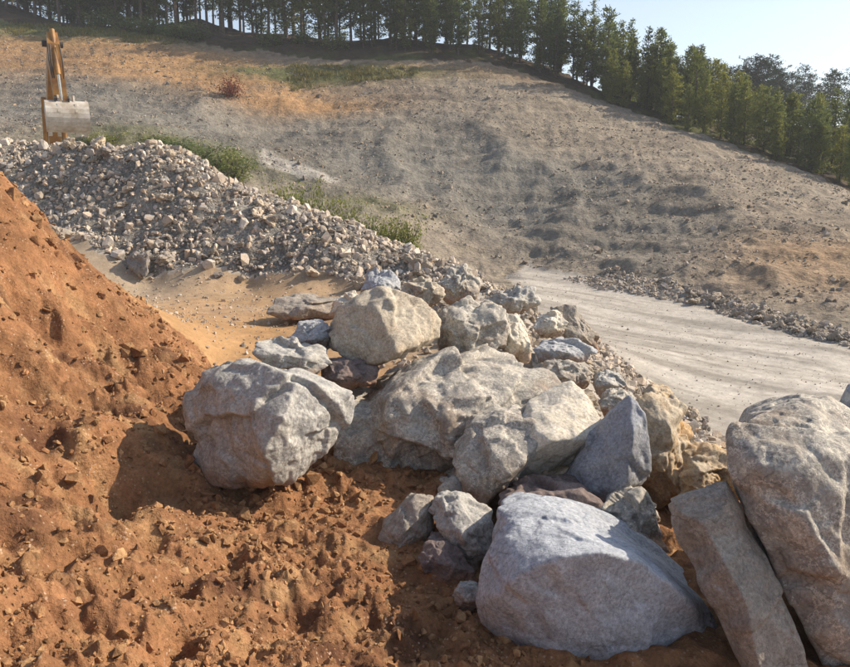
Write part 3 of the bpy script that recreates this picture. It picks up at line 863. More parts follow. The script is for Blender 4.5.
def stuff_rocks(name, pos, size, mat, rg, tone=(0.6, 1.35), tint=None, cat='rocks', label='', sink=0.1, flat=1.0):
    ok = ~np.isnan(pos[:, 0])
    pos, size = pos[ok], size[ok]
    which = rg.integers(0, len(LOW), len(pos))
    VV, FF, CC = [], [], []
    base = 0
    for k in range(len(LOW)):
        sel = which == k
        m_ = int(sel.sum())
        if not m_: continue
        v, f = LOW[k]
        R = rotm(rg, m_)
        sc = size[sel][:, None] * rg.uniform(0.7, 1.2, (m_, 3))
        w_ = np.einsum('nij,vj->nvi', R, v) * sc[:, None, :]
        w_[:, :, 2] *= flat
        w_ += pos[sel][:, None, :] + np.array([0, 0, 1]) * (size[sel] * sink)[:, None, None]
        VV.append(w_.reshape(-1, 3))
        FF.append((f[None] + (np.arange(m_) * len(v))[:, None, None] + base).reshape(-1, 3))
        t = rg.uniform(*tone, m_)[:, None] * np.ones(3)
        if tint is not None:
            t = t * (1 + (np.array(tint) - 1) * rg.uniform(0, 1, m_)[:, None])
        CC.append(np.repeat(t, len(v), 0))
        base += m_ * len(v)
    o = mesh_np(name, np.concatenate(VV), np.concatenate(FF), mat, False, np.concatenate(CC))
    tag(o, label, cat, kind='stuff')
    return o
def scatter_world(poly, n, rg, cull=True):
    pp = np.array(poly, float)
    lo, hi = pp.min(0), pp.max(0)
    got = []
    while len(got) < n:
        q = rg.uniform(lo, hi, (n * 2, 2))
        s_ = poly_sd(pp, q[:, 0], q[:, 1])
        got += list(q[s_ > 0])
    q = np.array(got[:n])
    return np.stack([q[:, 0], q[:, 1], height(q[:, 0], q[:, 1])], 1)

rg = np.random.default_rng(9)
p_ = scatter_world(HEAP_POLY, 22000, rg)
stuff_rocks('rubble', p_, np.clip(0.035 + rg.exponential(0.068, len(p_)), 0.035, 0.55), M_rock_att, rg, (0.75, 1.6), (1.1, 0.98, 0.86), 'rubble', 'small broken limestone covering the rubble heap')
p_ = scatter_world(STACK_POLY, 2600, rg)
stuff_rocks('rubble', p_, np.clip(0.05 + rg.exponential(0.06, len(p_)), 0.05, 0.3), M_rock_att, rg, (0.6, 1.4), (1.08, 0.98, 0.88), 'rubble', 'small broken stone lying between the stacked boulders')
p_ = scatter_world(XY([(585,325,19),(650,380,14.8),(720,432,11.8),(775,465,10),(760,510,8.4),(650,440,9),(600,380,12)]), 3600, rg)
stuff_rocks('rubble', p_, np.clip(0.035 + rg.exponential(0.055, len(p_)), 0.035, 0.3), M_rock_att, rg, (0.75, 1.6), (1.1, 0.98, 0.86), 'rubble', 'pale broken stone spilling from the boulders onto the road edge')
# hillside scree
pp = XY([(0,135,46),(130,135,46),(250,165,45),(420,225,41),(520,265,38),(610,282,31.5),(700,296,27.5),(860,345,19.6),(930,330,22),(900,215,48),(780,170,53),(640,120,61),(480,72,67),(200,55,70),(0,35,73)])
p_ = scatter_world(pp, 20000, rg)
nn_ = n2(p_[:, 0].copy(), p_[:, 1].copy(), 4.0, 3, 33.0)
p_ = p_[nn_ > -0.12]
stuff_rocks('scree', p_, np.clip(0.06 + rg.exponential(0.06, len(p_)), 0.06, 0.6), M_rock_att, rg, (0.4, 1.05), (1.12, 0.92, 0.72), 'scree', 'loose stones strewn over the quarried hillside', sink=0.0)
# edge of the road and crushed stone on it
pp = XY([(560,278,32.5),(610,277,33),(700,292,28.5),(860,338,20.2),(860,355,18.4),(760,327,22.3),(700,304,26),(600,288,29.5)])
p_ = scatter_world(pp, 1500, rg)
stuff_rocks('scree', p_, np.clip(0.07 + rg.exponential(0.07, len(p_)), 0.07, 0.4), M_rock_att, rg, (0.6, 1.35), (1.05, 0.97, 0.9), 'scree', 'small stones banked along the far road edge')
p_ = scatter_world(ROAD_POLY, 11000, rg)
stuff_rocks('gravel', p_, np.clip(0.012 + rg.exponential(0.014, len(p_)), 0.012, 0.10), M_rock_att, rg, (0.85, 1.3), (1.05, 0.97, 0.9), 'gravel', 'crushed stone lying on the haul road')
p_ = scatter_world(XY([(110,285,18.8),(350,290,18),(420,300,15),(300,350,10),(215,370,10),(150,310,13)]), 1800, rg)
stuff_rocks('gravel', p_, np.clip(0.015 + rg.exponential(0.025, len(p_)), 0.015, 0.14), M_rock_att, rg, (0.7, 1.3), (1.1, 0.95, 0.8), 'gravel', 'pebbles on the sandy floor')
# soil clods
M_clod = ground_mat('soil_clod', 3.0, 12.0, 45.0, 0.35, 0.01, 0.8)
rgc = np.random.default_rng(21)
rr0 = np.exp(rgc.uniform(math.log(1.9), math.log(13), 26000)); aa0 = rgc.uniform(-0.6, 0.25, 26000)
hx_, hy_ = np.sin(aa0) * rr0, np.cos(aa0) * rr0
hp = np.stack([hx_, hy_, height(hx_, hy_)], 1)
mm = masks(hp[:, 0].copy(), hp[:, 1].copy())
keep = (mm['soil'] > 0.0) & (n2(hp[:, 0].copy(), hp[:, 1].copy(), 0.9, 3, 44.0) > rgc.uniform(-0.5, 0.35, len(hp)))
hp = hp[keep]
def stuff_clods():
    sz = np.clip(0.012 + rgc.exponential(0.022, len(hp)), 0.012, 0.15) * np.clip(hp[:, 1] / 5, 0.7, 1.5)
    o = stuff_rocks('soil_clods', hp, sz, M_clod, rgc, (0.75, 1.3), None, 'soil clods', 'crumbly orange clods strewn over the dug soil')
    at = o.data.color_attributes['Col']
    a = np.empty(len(o.data.vertices) * 4, dtype=np.float32)
    at.data.foreach_get('color', a)
    a = a.reshape(-1, 4)
    t = a[:, :1].copy()
    mixv = (t - 0.75) / 0.55
    a[:, :3] = (soilC * 0.8 * (1 - mixv) + soilL * 1.05 * mixv)
    at.data.foreach_set('color', a.ravel())
stuff_clods()

big = hp[rgc.random(len(hp)) < 0.035]
hp = big
def big_clods():
    sz = np.clip(0.05 + rgc.exponential(0.03, len(hp)), 0.05, 0.2) * np.clip(hp[:, 1] / 5, 0.6, 1.4)
    o = stuff_rocks('soil_clods', hp, sz, M_clod, rgc, (0.8, 1.25), None, 'soil clods', 'fist-sized orange-brown lumps of dug soil', sink=-0.05)
    at = o.data.color_attributes['Col']
    a = np.empty(len(o.data.vertices) * 4, dtype=np.float32); at.data.foreach_get('color', a); a = a.reshape(-1, 4)
    t = a[:, :1].copy(); a[:, :3] = soilC * t * 1.1
    at.data.foreach_set('color', a.ravel())
big_clods()

# ------------------------------------------------------------------ trees
M_bark = paint_mat('pine_bark', (0.13, 0.09, 0.065), (0.05, 0.038, 0.03), 0.9, 6.0)
M_needle = leaf_mat('pine_needles', (0.085, 0.12, 0.04), (0.14, 0.18, 0.058), (0.20, 0.24, 0.075), 0.55)
M_needle_y = leaf_mat('young_pine_needles', (0.13, 0.155, 0.042), (0.20, 0.23, 0.064), (0.27, 0.29, 0.09), 0.55)
M_needle_d = leaf_mat('dark_pine_needles', (0.025, 0.045, 0.022), (0.04, 0.065, 0.03), (0.06, 0.09, 0.04), 0.3)
M_weed = leaf_mat('weed_leaves', (0.11, 0.14, 0.03), (0.17, 0.20, 0.05), (0.24, 0.25, 0.07), 0.5)
M_red = leaf_mat('reddish_leaves', (0.16, 0.035, 0.02), (0.22, 0.06, 0.03), (0.26, 0.11, 0.05))
def tube(path, radii, seg=6):
    path = np.array(path, float)
    V_, F_ = [], []
    for i, (p, r) in enumerate(zip(path, radii)):
        d = path[min(i + 1, len(path) - 1)] - path[max(i - 1, 0)]
        d /= np.linalg.norm(d) + 1e-9
        a = np.cross(d, [0.31, 0.95, 0.05]); a /= np.linalg.norm(a)
        b = np.cross(d, a)
        for k in range(seg):
            t = 2 * math.pi * k / seg
            V_.append(p + (a * math.cos(t) + b * math.sin(t)) * r)
    for i in range(len(path) - 1):
        for k in range(seg):
            q = (i * seg + k, i * seg + (k + 1) % seg, (i + 1) * seg + (k + 1) % seg, (i + 1) * seg + k)
            F_.append((q[0], q[1], q[2])); F_.append((q[0], q[2], q[3]))
    return np.array(V_), np.array(F_)
def join(parts):
    V_, F_, b = [], [], 0
    for v, f in parts:
        V_.append(v); F_.append(f + b); b += len(v)
    return np.concatenate(V_), np.concatenate(F_)
def tree_proto(seed, h, bare, width, dens, needle, name='pine_tree', shape=0.8):
    """tapered trunk with limbs; crown of many small needle sprays set along the limbs"""
    rg = np.random.default_rng(seed)
    parts = []
    lean = rg.normal(0, 0.02, 2)
    path = [np.array([lean[0] * z + 0.05 * math.sin(z * 0.8 + seed), lean[1] * z, z]) for z in np.linspace(-0.3, h, 9)]
    parts.append(tube(path, np.linspace(0.11, 0.015, 9) * (h / 7.0) ** 0.9, 7))
    C_, D_, S_ = [], [], []
    z = bare * h
    while z < h * 0.98:
        t = (z - bare * h) / (h * (1 - bare))
        wl = width * (math.sin(min(1.0, (t + 0.12) * 1.25) * math.pi * 0.5) * (1 - t) ** shape * 1.5 + 0.08)
        for k in range(rg.integers(3, 6)):
            a = rg.uniform(0, 6.283)
            ln = wl * rg.uniform(0.55, 1.2)
            if rg.random() < 0.12: continue
            rise = rg.uniform(-0.05, 0.55) * (0.5 + t)
            p0 = np.array([lean[0] * z, lean[1] * z, z])
            dr = np.array([math.cos(a), math.sin(a), rise]); 
            p1 = p0 + dr * ln
            parts.append(tube([p0, (p0 + p1) / 2 + [0, 0, -0.04 * ln], p1], [0.022 * h / 7, 0.014 * h / 7, 0.005], 3))
            nl = int(dens * ln) + 3
            for _ in range(nl):
                s_ = rg.uniform(0.25, 1.05) ** 0.8
                C_.append(p0 + dr * ln * s_ + rg.normal(0, 0.11 + 0.05 * wl, 3) * [1, 1, 0.7])
                D_.append(dr + rg.normal(0, 0.6, 3) + [0, 0, 0.3])
                S_.append(rg.uniform(0.10, 0.26) * (h / 7.0) ** 0.5)
        z += h * rg.uniform(0.022, 0.045)
    C_, D_, S_ = np.array(C_), np.array(D_), np.array(S_)
    D_ /= np.linalg.norm(D_, axis=1)[:, None]
    A_ = np.cross(D_, rg.normal(size=D_.shape)); A_ /= np.linalg.norm(A_, axis=1)[:, None] + 1e-9
    B_ = np.cross(D_, A_)
    n_ = len(C_)
    # each spray: two crossed slender leaf-shaped faces
    def quad(ax, wd):
        return np.stack([C_ - D_ * S_[:, None] * 0.5, C_ + ax * (S_ * wd)[:, None], C_ + D_ * S_[:, None] * 0.7, C_ - ax * (S_ * wd)[:, None]], 1)
    q = np.concatenate([quad(A_, 0.19), quad(B_, 0.19)])
    vv = q.reshape(-1, 3)
    ff = np.arange(len(vv)).reshape(-1, 4)
    tv, tf = join(parts)
    tm = mesh_np('trunk', tv, tf, M_bark, True, link=False)
    cm = mesh_np('crown', vv, ff, needle, False, link=False)
    return tm, cm, h
TP_tall = [tree_proto(300 + i, 9.5, [0.26, 0.14, 0.2, 0.1][i], [1.3, 1.7, 1.4, 1.8][i], 24, M_needle) for i in range(4)]
TP_mid = [tree_proto(320 + i, 7.2, 0.07, [0.9, 1.15, 1.3, 1.0][i], 30, M_needle, shape=[0.9, 0.7, 0.8, 1.0][i]) for i in range(4)]
TP_young = [tree_proto(340 + i, 4.9, 0.03, [0.8, 1.0, 0.9, 1.15][i], 36, M_needle_y, shape=[1.1, 0.85, 1.0, 0.7][i]) for i in range(4)]
TP_dark = [tree_proto(360 + i, 8.0, 0.12, 1.9, 16, M_needle_d, shape=0.55) for i in range(4)]
def add_tree(proto, x, y, s, label, group, sx=1.0):
    tm, cm, h = proto
    e = empty('pine_tree', (x, y, hz(x, y) - 0.05), random.uniform(0, 6.28))
    e.scale = (s * sx, s * sx, s)
    tag(e, label, 'tree', group)
    a = bpy.data.objects.new('trunk', tm); lnk(a, e)
    b = bpy.data.objects.new('crown', cm); lnk(b, e)
    return e
rt = random.Random(3)
def crest_at(u):
    xs = [q[0] for q in CREST]
    return float(np.interp(u, xs, [q[1] for q in CREST])), float(np.interp(u, xs, [q[2] for q in CREST]))
def add_row(us, back, protos_, smin, smax, label, group, sx=1.0):
    for u in us:
        u += rt.uniform(-7, 7)
        _, Y = crest_at(u)
        Y += back + rt.uniform(-1.5, 1.5)
        x = (u - 425) / FPX * Y * 1.02 / 1.0
        zl = [z for z in label if u < z[0]][0]
        add_tree(rt.choice(protos_), x, Y, rt.uniform(smin, smax), zl[1], group + ', ' + zl[2], sx)
add_row(range(20, 440, 10), 5.5, TP_tall, 0.75, 1.25, [(160, 'tall dark pine on the hilltop right of the excavator arm', 'near the excavator arm'), (300, 'tall dark pine on the hilltop above the dark red shrub', 'above the red shrub'), (999, 'tall dark pine on the hilltop above the long grass strip', 'above the grass strip')], 'tall bare-trunked pines on the hilltop')
add_row(range(0, 440, 12), 12, TP_tall, 0.8, 1.05, [(160, 'tall dark pine on the hilltop right of the excavator arm', 'near the excavator arm'), (300, 'tall dark pine on the hilltop above the dark red shrub', 'above the red shrub'), (999, 'tall dark pine on the hilltop above the long grass strip', 'above the grass strip')], 'tall bare-trunked pines on the hilltop')
add_row(range(370, 596, 11), 3.0, TP_mid, 0.8, 1.05, [(500, 'mid-height green pine on the crest at the right end of the tall pines', 'next to the tall pines'), (999, 'mid-height green pine on the crest where the tree line starts to descend', 'start of the descent')], 'pines on the middle of the crest')
add_row(range(430, 560, 10), 8.0, TP_mid, 1.0, 1.35, [(500, 'mid-height green pine on the crest at the right end of the tall pines', 'next to the tall pines'), (999, 'mid-height green pine on the crest where the tree line starts to descend', 'start of the descent')], 'pines on the middle of the crest')
add_row(range(590, 860, 11), 1.8, TP_young, 0.7, 1.0, [(690, 'bushy yellow-green young pine, front row, upper part of the descending crest', 'upper part'), (780, 'bushy yellow-green young pine, front row, middle of the descending crest', 'middle'), (999, 'bushy yellow-green young pine, front row, low end of the crest at the right edge', 'low end')], 'young pines along the descending crest', 0.95)
add_row(range(600, 870, 12), 6.5, TP_young, 0.95, 1.35, [(690, 'bushy yellow-green young pine, second row, upper part of the descending crest', 'second row, upper part'), (780, 'bushy yellow-green young pine, second row, middle of the descending crest', 'second row, middle'), (999, 'bushy yellow-green young pine, second row, low end of the crest at the right edge', 'second row, low end')], 'young pines along the descending crest', 0.95)
add_row(range(540, 690, 7), 4.5, TP_mid, 0.62, 0.95, [(999, 'green pine rising behind the young pines on the descending crest', 'upper half')], 'pines behind the young ones')
add_row(range(-20, 210, 9), 9, TP_mid, 0.9, 1.3, [(60, 'mid-height pine left of the excavator arm top', 'left of the arm'), (999, 'mid-height pine among the tall dark ones right of the excavator arm', 'right of the arm')], 'mid-height pines on the hilltop')
for i in range(72):
    Y = rt.uniform(98, 122)
    u = rt.uniform(600, 885)
    add_tree(rt.choice(TP_dark), (u - 425) / FPX * Y * 1.02, Y, rt.uniform(0.75, 1.15), *(('dark distant pine at the far right edge under the sky', 'dark distant pines at the right edge') if u > 790 else ('dark distant pine peeping over the young pines left of the far right stand', 'dark distant pines left of the far right stand')), 1.1)

# bushes
def bush_proto(seed, mat, n=1100, stems=15):
    rg = np.random.default_rng(seed)
    parts, C_, D_ = [], [], []
    for k in range(stems):
        a = rg.uniform(0, 6.28); r = rg.uniform(0.15, 0.6)
        tip = np.array([math.cos(a) * r, math.sin(a) * r, rg.uniform(0.3, 0.85)])
        parts.append(tube([np.array([0, 0, -0.1]), tip * [0.4, 0.4, 0.5], tip], [0.02, 0.014, 0.004], 3))
        for _ in range(n // stems):
            t = rg.uniform(0.15, 1.05)
            C_.append(tip * [t ** 0.7, t ** 0.7, t] + rg.normal(0, 0.14, 3))
            D_.append(rg.normal(size=3) + [0, 0, 0.5])
    C_, D_ = np.array(C_), np.array(D_)
    D_ /= np.linalg.norm(D_, axis=1)[:, None]
    A_ = np.cross(D_, rg.normal(size=D_.shape)); A_ /= np.linalg.norm(A_, axis=1)[:, None]
    S_ = rg.uniform(0.02, 0.055, len(C_))[:, None]
    q = np.stack([C_ - D_ * S_, C_ + A_ * S_ * 0.55, C_ + D_ * S_, C_ - A_ * S_ * 0.55], 1).reshape(-1, 3)
    tv, tf = join(parts)
    return mesh_np('stem', tv, tf, M_bark, True, link=False), mesh_np('foliage', q, np.arange(len(q)).reshape(-1, 4), mat, False, link=False)
BP = [bush_proto(400 + i, M_weed) for i in range(3)]
BR = bush_proto(410, M_red)
BD = bush_proto(411, M_needle)
def add_bush(proto, u, Y, hgt, wd, label, group=None, name='bush'):
    x = (u - 425) / FPX * Y
    e = empty(name, (x, Y, hz(x, Y) - 0.05), rt.uniform(0, 6.28))
    e.scale = (wd, wd, hgt)
    tag(e, label, 'bush', group)
    for nm, m_ in zip(('stem', 'foliage'), proto):
        o = bpy.data.objects.new(nm, m_); lnk(o, e)
    return e
BLAB = {228: 'largest shrub, bright green, behind the rubble heap crest', 240: 'bright green shrub at the right end of the shrubs behind the heap crest', 205: 'dark green shrub immediately left of the largest bright one', 185: 'low dark green shrub behind the highest part of the heap', 165: 'low green shrub between the dark low one and the excavator', 118: 'small green shrub just right of the excavator bucket', 102: 'smallest green shrub, nearest to the excavator bucket'}
for (u, v0, Y, hp_, wp) in [(228,158,45,26,40),(240,162,44,32,34),(205,150,45.5,20,44),(185,146,46,15,36),(165,143,46.5,12,34),(118,140,46,12,30),(102,138,46,9,22)]:
    k = Y / FPX
    add_bush(rt.choice(BP) if u not in (185, 205) else BD, u, Y, hp_ * k, wp * k, BLAB[u], 'shrubs behind the left crest of the rubble heap')
for (u, Y, hp_, wp) in [(286,38,34,30),(294,37.5,40,26),(300,37,36,30),(316,37,44,34),(334,37,36,34),(352,37,30,34),(372,37,26,36),(392,37,26,34),(410,37,26,30),(330,34,30,34),(358,33,26,34),(382,32,24,30),(404,32,22,30)]:
    k = Y / FPX
    add_bush(rt.choice(BP), u, Y, hp_ * k * 1.4, wp * k * rt.uniform(0.6, 1.2), ('low green shrub in the wide left end of the strip behind the right shoulder' if u < 345 else 'low green shrub in the narrow right end of the strip behind the right shoulder'), 'shrubs in the left end of the strip' if u < 345 else 'shrubs in the right end of the strip')
add_bush(BR, 240, 60, 1.6, 2.0, 'dark red shrub alone on the tan bank below the tall pines', name='bush')
for i, (u, Y) in enumerate([(120,75),(140,74.5),(165,74),(190,73.5),(205,73),(280,73),(310,73.5),(340,72.5)]):
    add_bush(BD, u, Y, 1.7, 2.8, 'dark undergrowth bush at the wood edge ' + ('above the tan bank' if u < 240 else 'above the grass strip'), 'undergrowth above the ' + ('tan bank' if u < 240 else 'grass strip'))

# grass patches
rgg = np.random.default_rng(31)
def grass(polys, n, mat, hgt, label):
    P_ = np.concatenate([scatter_world(XY(pl), n // len(polys), rgg) for pl in polys])
    n_ = len(P_)
    P_ = P_[n2(P_[:, 0].copy(), P_[:, 1].copy(), 2.2, 4, 55.0) > rgg.uniform(-0.25, 0.45, len(P_))]
    n_ = len(P_)
    C_ = np.repeat(P_, 5, 0) + rgg.normal(0, 0.12, (n_ * 5, 3)) * [1, 1, 0]
    T_ = C_ + rgg.normal(0, 0.12, C_.shape) * [1, 1, 0.3] + np.array([0, 0, 1]) * (hgt * rgg.uniform(0.4, 1.2, len(C_)))[:, None]
    W_ = rgg.normal(0, 0.03, C_.shape) * [1, 1, 0]
    C_ = C_ - [0, 0, 0.05]
    q = np.stack([C_ - W_, C_ + W_, T_], 1).reshape(-1, 3)
    o = mesh_np('grass', q, np.arange(len(q)).reshape(-1, 3), mat, False)
    tag(o, label, 'grass', kind='stuff')
M_grass = leaf_mat('dry_grass', (0.10, 0.11, 0.03), (0.16, 0.15, 0.05), (0.24, 0.20, 0.08))
grass([[(-60,20,75),(60,22,75.5),(180,42,72.5),(160,48,70.5),(60,32,72),(-60,32,72)], [(265,66,68.5),(330,66,68.5),(430,72,67),(410,84,65),(350,86,64.5),(290,92,63.5)]], 6000, M_grass, 0.28, 'yellow-green grass tufts on the upper bank')

# ------------------------------------------------------------------ excavator
M_orange = paint_mat('worn_orange_paint', (0.38, 0.19, 0.04), (0.20, 0.09, 0.028), 0.5, 1.8)
M_steel = paint_mat('scoured_bucket_steel', (0.56, 0.52, 0.46), (0.34, 0.28, 0.21), 0.6, 2.2, 0.0)
M_dark = paint_mat('dark_machine_iron', (0.07, 0.055, 0.045), (0.035, 0.03, 0.025), 0.6, 4.0)
M_glass = paint_mat('tinted_cab_glass', (0.04, 0.05, 0.055), (0.03, 0.035, 0.04), 0.08, 1.0)
M_chrome = paint_mat('piston_rod_chrome', (0.6, 0.6, 0.6), (0.5, 0.5, 0.5), 0.2, 1.0, 1.0)
def bm_obj(name, bm, mat, parent, bev=0.02):
    if bev:
        bmesh.ops.bevel(bm, geom=[e for e in bm.edges if len(e.link_faces) == 2 and e.calc_face_angle(0) > 0.6], offset=bev, segments=1, affect='EDGES')
    bmesh.ops.recalc_face_normals(bm, faces=bm.faces)
    me = bpy.data.meshes.new(name)
    bm.to_mesh(me); bm.free()
    me.materials.append(mat)
    o = bpy.data.objects.new(name, me)
    return lnk(o, parent)
def add_box(bm, lo, hi):
    vs = [bm.verts.new((x, y, z)) for x in (lo[0], hi[0]) for y in (lo[1], hi[1]) for z in (lo[2], hi[2])]
    for q in ((0,1,3,2),(4,6,7,5),(0,4,5,1),(2,3,7,6),(0,2,6,4),(1,5,7,3)): bm.faces.new([vs[i] for i in q])
def add_prism(bm, prof, x0, x1, taper=None):
    """side profile (y, z) extruded across x"""
    a = [bm.verts.new((x0, p[0], p[1])) for p in prof]; b = [bm.verts.new((x1, p[0], p[1])) for p in prof]
    n_ = len(prof)
    bm.faces.new(a); bm.faces.new(b[::-1])
    for i in range(n_): bm.faces.new((a[i], b[i], b[(i + 1) % n_], a[(i + 1) % n_]))
def add_cyl(bm, p, q, r, seg=14):
    p, q = Vector(p), Vector(q)
    d = (q - p)
    mt = Matrix.Translation((p + q) / 2) @ d.to_track_quat('Z', 'Y').to_matrix().to_4x4()
    bmesh.ops.create_cone(bm, cap_ends=True, segments=seg, radius1=r, radius2=r, depth=d.length, matrix=mt)
# local frame: -y points to the camera, origin on the ground under the slew ring
ST = P(56, 66, 30.0)                         # middle of the dipper stick
BK = P(67, 116, 30.0)
EX_Y = 36.0
ex_x = P(53, 150, EX_Y)[0]
gz0 = hz(ex_x, EX_Y)
ex_ang = math.atan2(ST[0] - ex_x, EX_Y - 30.0)
EX = empty('excavator', (ex_x, EX_Y, gz0), ex_ang)
tag(EX, 'orange excavator behind the rubble heap, its dipper arm hanging straight down with a steel bucket', 'excavator')
inv = (Matrix.Translation(Vector((ex_x, EX_Y, gz0))) @ Matrix.Rotation(ex_ang, 4, 'Z')).inverted()
top = inv @ Vector(P(53, 46, 30.0)); bot = inv @ Vector(P(61, 100, 30.0)); bkt = inv @ Vector(P(67, 116, 30.0))
# undercarriage
for sx in (-1, 1):
    bm = bmesh.new()
    prof = [(-2.1, 0.35), (-1.8, 0.05), (1.8, 0.05), (2.1, 0.35), (2.1, 0.6), (1.8, 0.9), (-1.8, 0.9), (-2.1, 0.6)]
    x0 = 1.0 * sx - 0.3; add_prism(bm, prof, x0, x0 + 0.6)
    tr = bm_obj('track', bm, M_dark, EX)
    for k in range(12):
        b2 = bmesh.new(); yy = -1.7 + k * 0.31
        add_box(b2, (x0 - 0.02, yy, 0.905), (x0 + 0.62, yy + 0.2, 0.95))
        bm_obj('track_pad', b2, M_dark, tr, 0)
bm = bmesh.new(); add_box(bm, (-0.7, -1.0, 0.4), (0.7, 1.0, 0.95)); add_cyl(bm, (0, 0, 0.9), (0, 0, 1.12), 0.7, 24); bm_obj('undercarriage', bm, M_dark, EX)
bm = bmesh.new(); add_prism(bm, [(-1.5, 1.13), (2.0, 1.13), (2.5, 1.4), (2.5, 2.2), (2.1, 2.35), (0.2, 2.35), (-0.2, 2.0), (-1.5, 1.75)], -1.35, 1.35); bm_obj('body', bm, M_orange, EX, 0.05)
bm = bmesh.new(); add_prism(bm, [(2.3, 1.2), (2.95, 1.4), (2.95, 2.2), (2.52, 2.3)], -1.3, 1.3); bm_obj('counterweight', bm, M_dark, EX, 0.06)
bm = bmesh.new(); add_prism(bm, [(-1.7, 1.3), (-1.8, 1.9), (-1.4, 2.75), (0.0, 2.75), (0.1, 1.3)], 0.45, 1.32)
cab = bm_obj('cab', bm, M_orange, EX, 0.04)
bm = bmesh.new(); add_prism(bm, [(-1.83, 1.95), (-1.47, 2.66), (-1.44, 2.65), (-1.8, 1.93)], 0.53, 1.24); bm_obj('windscreen', bm, M_glass, cab, 0)
bm = bmesh.new(); add_box(bm, (1.322, -1.35, 1.85), (1.335, -0.25, 2.6)); bm_obj('side_window', bm, M_glass, cab, 0)
# boom: bent box beam from its foot to the stick head
foot = Vector((0.0, -1.2, 1.7))
def beam(bm, pts, wd, ht):
    rings = []
    for i, p in enumerate(pts):
        p = Vector(p)
        d = (Vector(pts[min(i + 1, len(pts) - 1)]) - Vector(pts[max(i - 1, 0)])).normalized()
        s_ = d.cross(Vector((0, 0, 1)))
        if abs(d.z) > 0.98 or s_.length < 0.05: s_ = Vector((1, 0, 0))
        s_.normalize()
        if s_.x < 0: s_ = -s_
        u_ = d.cross(s_).normalized()
        w_, h_ = wd[i], ht[i]
        rings.append([bm.verts.new(p + s_ * a * w_ + u_ * b * h_) for a, b in ((-.5, -.5), (.5, -.5), (.5, .5), (-.5, .5))])
    for a, b in zip(rings[:-1], rings[1:]):
        for k in range(4): bm.faces.new((a[k], a[(k + 1) % 4], b[(k + 1) % 4], b[k]))
    bm.faces.new(rings[0]); bm.faces.new(rings[-1][::-1])
head = top + Vector((0, 0.25, 0.1))
bend = foot.lerp(head, 0.52) + Vector((0, 0.35, 0.7))
bm = bmesh.new()
beam(bm, [foot, foot.lerp(bend, .5) , bend, bend.lerp(head, .5), head], [0.42, 0.44, 0.44, 0.40, 0.34], [0.5, 0.75, 0.85, 0.65, 0.4])
bm_obj('boom', bm, M_orange, EX, 0.02)
bm = bmesh.new()
knob = top + Vector((0, 0.1, 0.45))
beam(bm, [knob, top, top.lerp(bot, .35), bot + Vector((0, 0, -0.25))], [0.36, 0.42, 0.50, 0.44], [0.4, 0.75, 0.7, 0.38])
stick = bm_obj('stick', bm, M_orange, EX, 0.02)
bm = bmesh.new(); add_cyl(bm, top + Vector((-0.36, 0.2, 0.1)), top + Vector((0.36, 0.2, 0.1)), 0.12); bm_obj('pivot_pin', bm, M_dark, stick, 0)
bm = bmesh.new(); add_cyl(bm, knob + Vector((0.0, -0.25, 0.12)), top.lerp(bot, .55) + Vector((0.0, -0.5, 0)), 0.09); bm_obj('hydraulic_cylinder', bm, M_orange, EX, 0)
bm = bmesh.new(); add_cyl(bm, top.lerp(bot, .55) + Vector((0.0, -0.5, 0)), bot + Vector((0.0, -0.42, -0.05)), 0.05); bm_obj('piston_rod', bm, M_chrome, EX, 0)
bm = bmesh.new()
for sx in (-0.26, 0.2): add_prism(bm, [(bot.y - 0.55, bot.z + 0.02), (bot.y - 0.35, bot.z + 0.12), (bot.y + 0.08, bot.z - 0.2), (bot.y - 0.1, bot.z - 0.3), (bot.y - 0.45, bot.z - 0.2)], bot.x + sx, bot.x + sx + 0.06)
bm_obj('bucket_link', bm, M_dark, EX, 0)
for sx in (-1, 1):
    bm = bmesh.new(); add_cyl(bm, (sx * 0.36, -1.5, 1.45), bend + Vector((sx * 0.36, -0.1, -0.15)), 0.10); bm_obj('boom_cylinder', bm, M_orange, EX, 0)
for k_, sx in enumerate((-0.2, -0.14, 0.18)):
    tv, tf = tube([tuple(top + Vector((sx, -0.42, 0.0))), tuple(top.lerp(bot, .3) + Vector((sx * 1.2, -0.5, 0))), tuple(top.lerp(bot, .62) + Vector((sx, -0.38, 0)))], [0.025] * 3, 6)
    mesh_np("hose", tv, tf, M_dark, True, parent=EX)
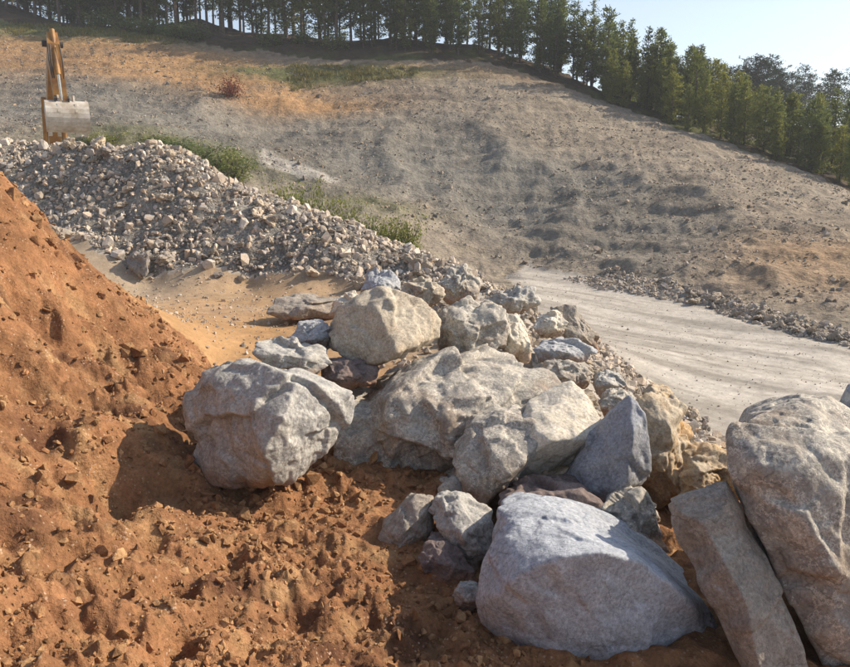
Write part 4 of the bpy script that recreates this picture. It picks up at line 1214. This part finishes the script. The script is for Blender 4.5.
# bucket: curved shell, open to the back, teeth downwards
bx0, bx1 = bkt.x - 0.75, bkt.x + 0.75
byc, bzc = bkt.y, bkt.z
outer = [(0.15, 0.52), (-0.05, 0.555), (-0.25, 0.54), (-0.40, 0.475), (-0.52, 0.37), (-0.60, 0.23), (-0.635, 0.07), (-0.63, -0.10), (-0.585, -0.26), (-0.49, -0.41), (-0.36, -0.53), (-0.18, -0.62)]
inner_ = [(y * 0.92 + 0.012, z * 0.93 - 0.01) for y, z in outer]
bm = bmesh.new()
prof = [(byc + y, bzc + z) for y, z in outer] + [(byc + y, bzc + z) for y, z in inner_[::-1]]
add_prism(bm, prof, bx0, bx1)
bk = bm_obj('bucket', bm, M_steel, EX, 0)
for xx in (bx0, bx1 - 0.04):
    bm = bmesh.new()
    add_prism(bm, [(byc + y, bzc + z) for y, z in inner_] + [(byc + 0.35, bzc + 0.1), (byc + 0.25, bzc + 0.45)], xx + 0.002, xx + 0.038)
    bm_obj('side_plate', bm, M_steel, bk, 0)
for k in range(5):
    xx = bx0 + 0.06 + k * (1.5 - 0.26) / 4
    bm = bmesh.new()
    y0, z0 = byc - 0.17, bzc - 0.60
    add_prism(bm, [(y0 - 0.07, z0 + 0.06), (y0 + 0.07, z0 + 0.06), (y0 + 0.10, z0 - 0.16), (y0 + 0.06, z0 - 0.16)], xx, xx + 0.13)
    bm_obj('tooth', bm, M_steel, bk, 0)
for xx in (bkt.x - 0.3, bkt.x + 0.24):
    bm = bmesh.new(); add_prism(bm, [(byc - 0.35, bzc + 0.5), (byc - 0.2, bzc + 0.75), (byc + 0.1, bzc + 0.75), (byc + 0.1, bzc + 0.5)], xx, xx + 0.06)
    bm_obj('bucket_ear', bm, M_steel, bk, 0)
for k in (0.3, 0.7):
    bm = bmesh.new(); xx = bx0 + 1.5 * k
    add_prism(bm, [(byc - 0.52, bzc + 0.42), (byc - 0.645, bzc + 0.1), (byc - 0.585, bzc - 0.25), (byc - 0.55, bzc - 0.25), (byc - 0.6, bzc + 0.1), (byc - 0.48, bzc + 0.4)], xx - 0.04, xx + 0.04)
    bm_obj('wear_strip', bm, M_steel, bk, 0)

# ------------------------------------------------------------------ thin haze
bm = bmesh.new()
add_box(bm, (-260, -30, -18), (260, 330, 42))
me = bpy.data.meshes.new('haze'); bmesh.ops.recalc_face_normals(bm, faces=bm.faces); bm.to_mesh(me); bm.free()
hzo = lnk(bpy.data.objects.new('haze', me))
mh = bpy.data.materials.new('haze'); mh.use_nodes = True
nh = mh.node_tree; nh.nodes.clear()
oh = nh.nodes.new('ShaderNodeOutputMaterial'); pv = nh.nodes.new('ShaderNodeVolumePrincipled')
pv.inputs['Density'].default_value = 0.0008
pv.inputs['Color'].default_value = (0.9, 0.93, 1.0, 1)
nh.links.new(pv.outputs[0], oh.inputs['Volume'])
me.materials.append(mh)
tag(hzo, kind='stuff')
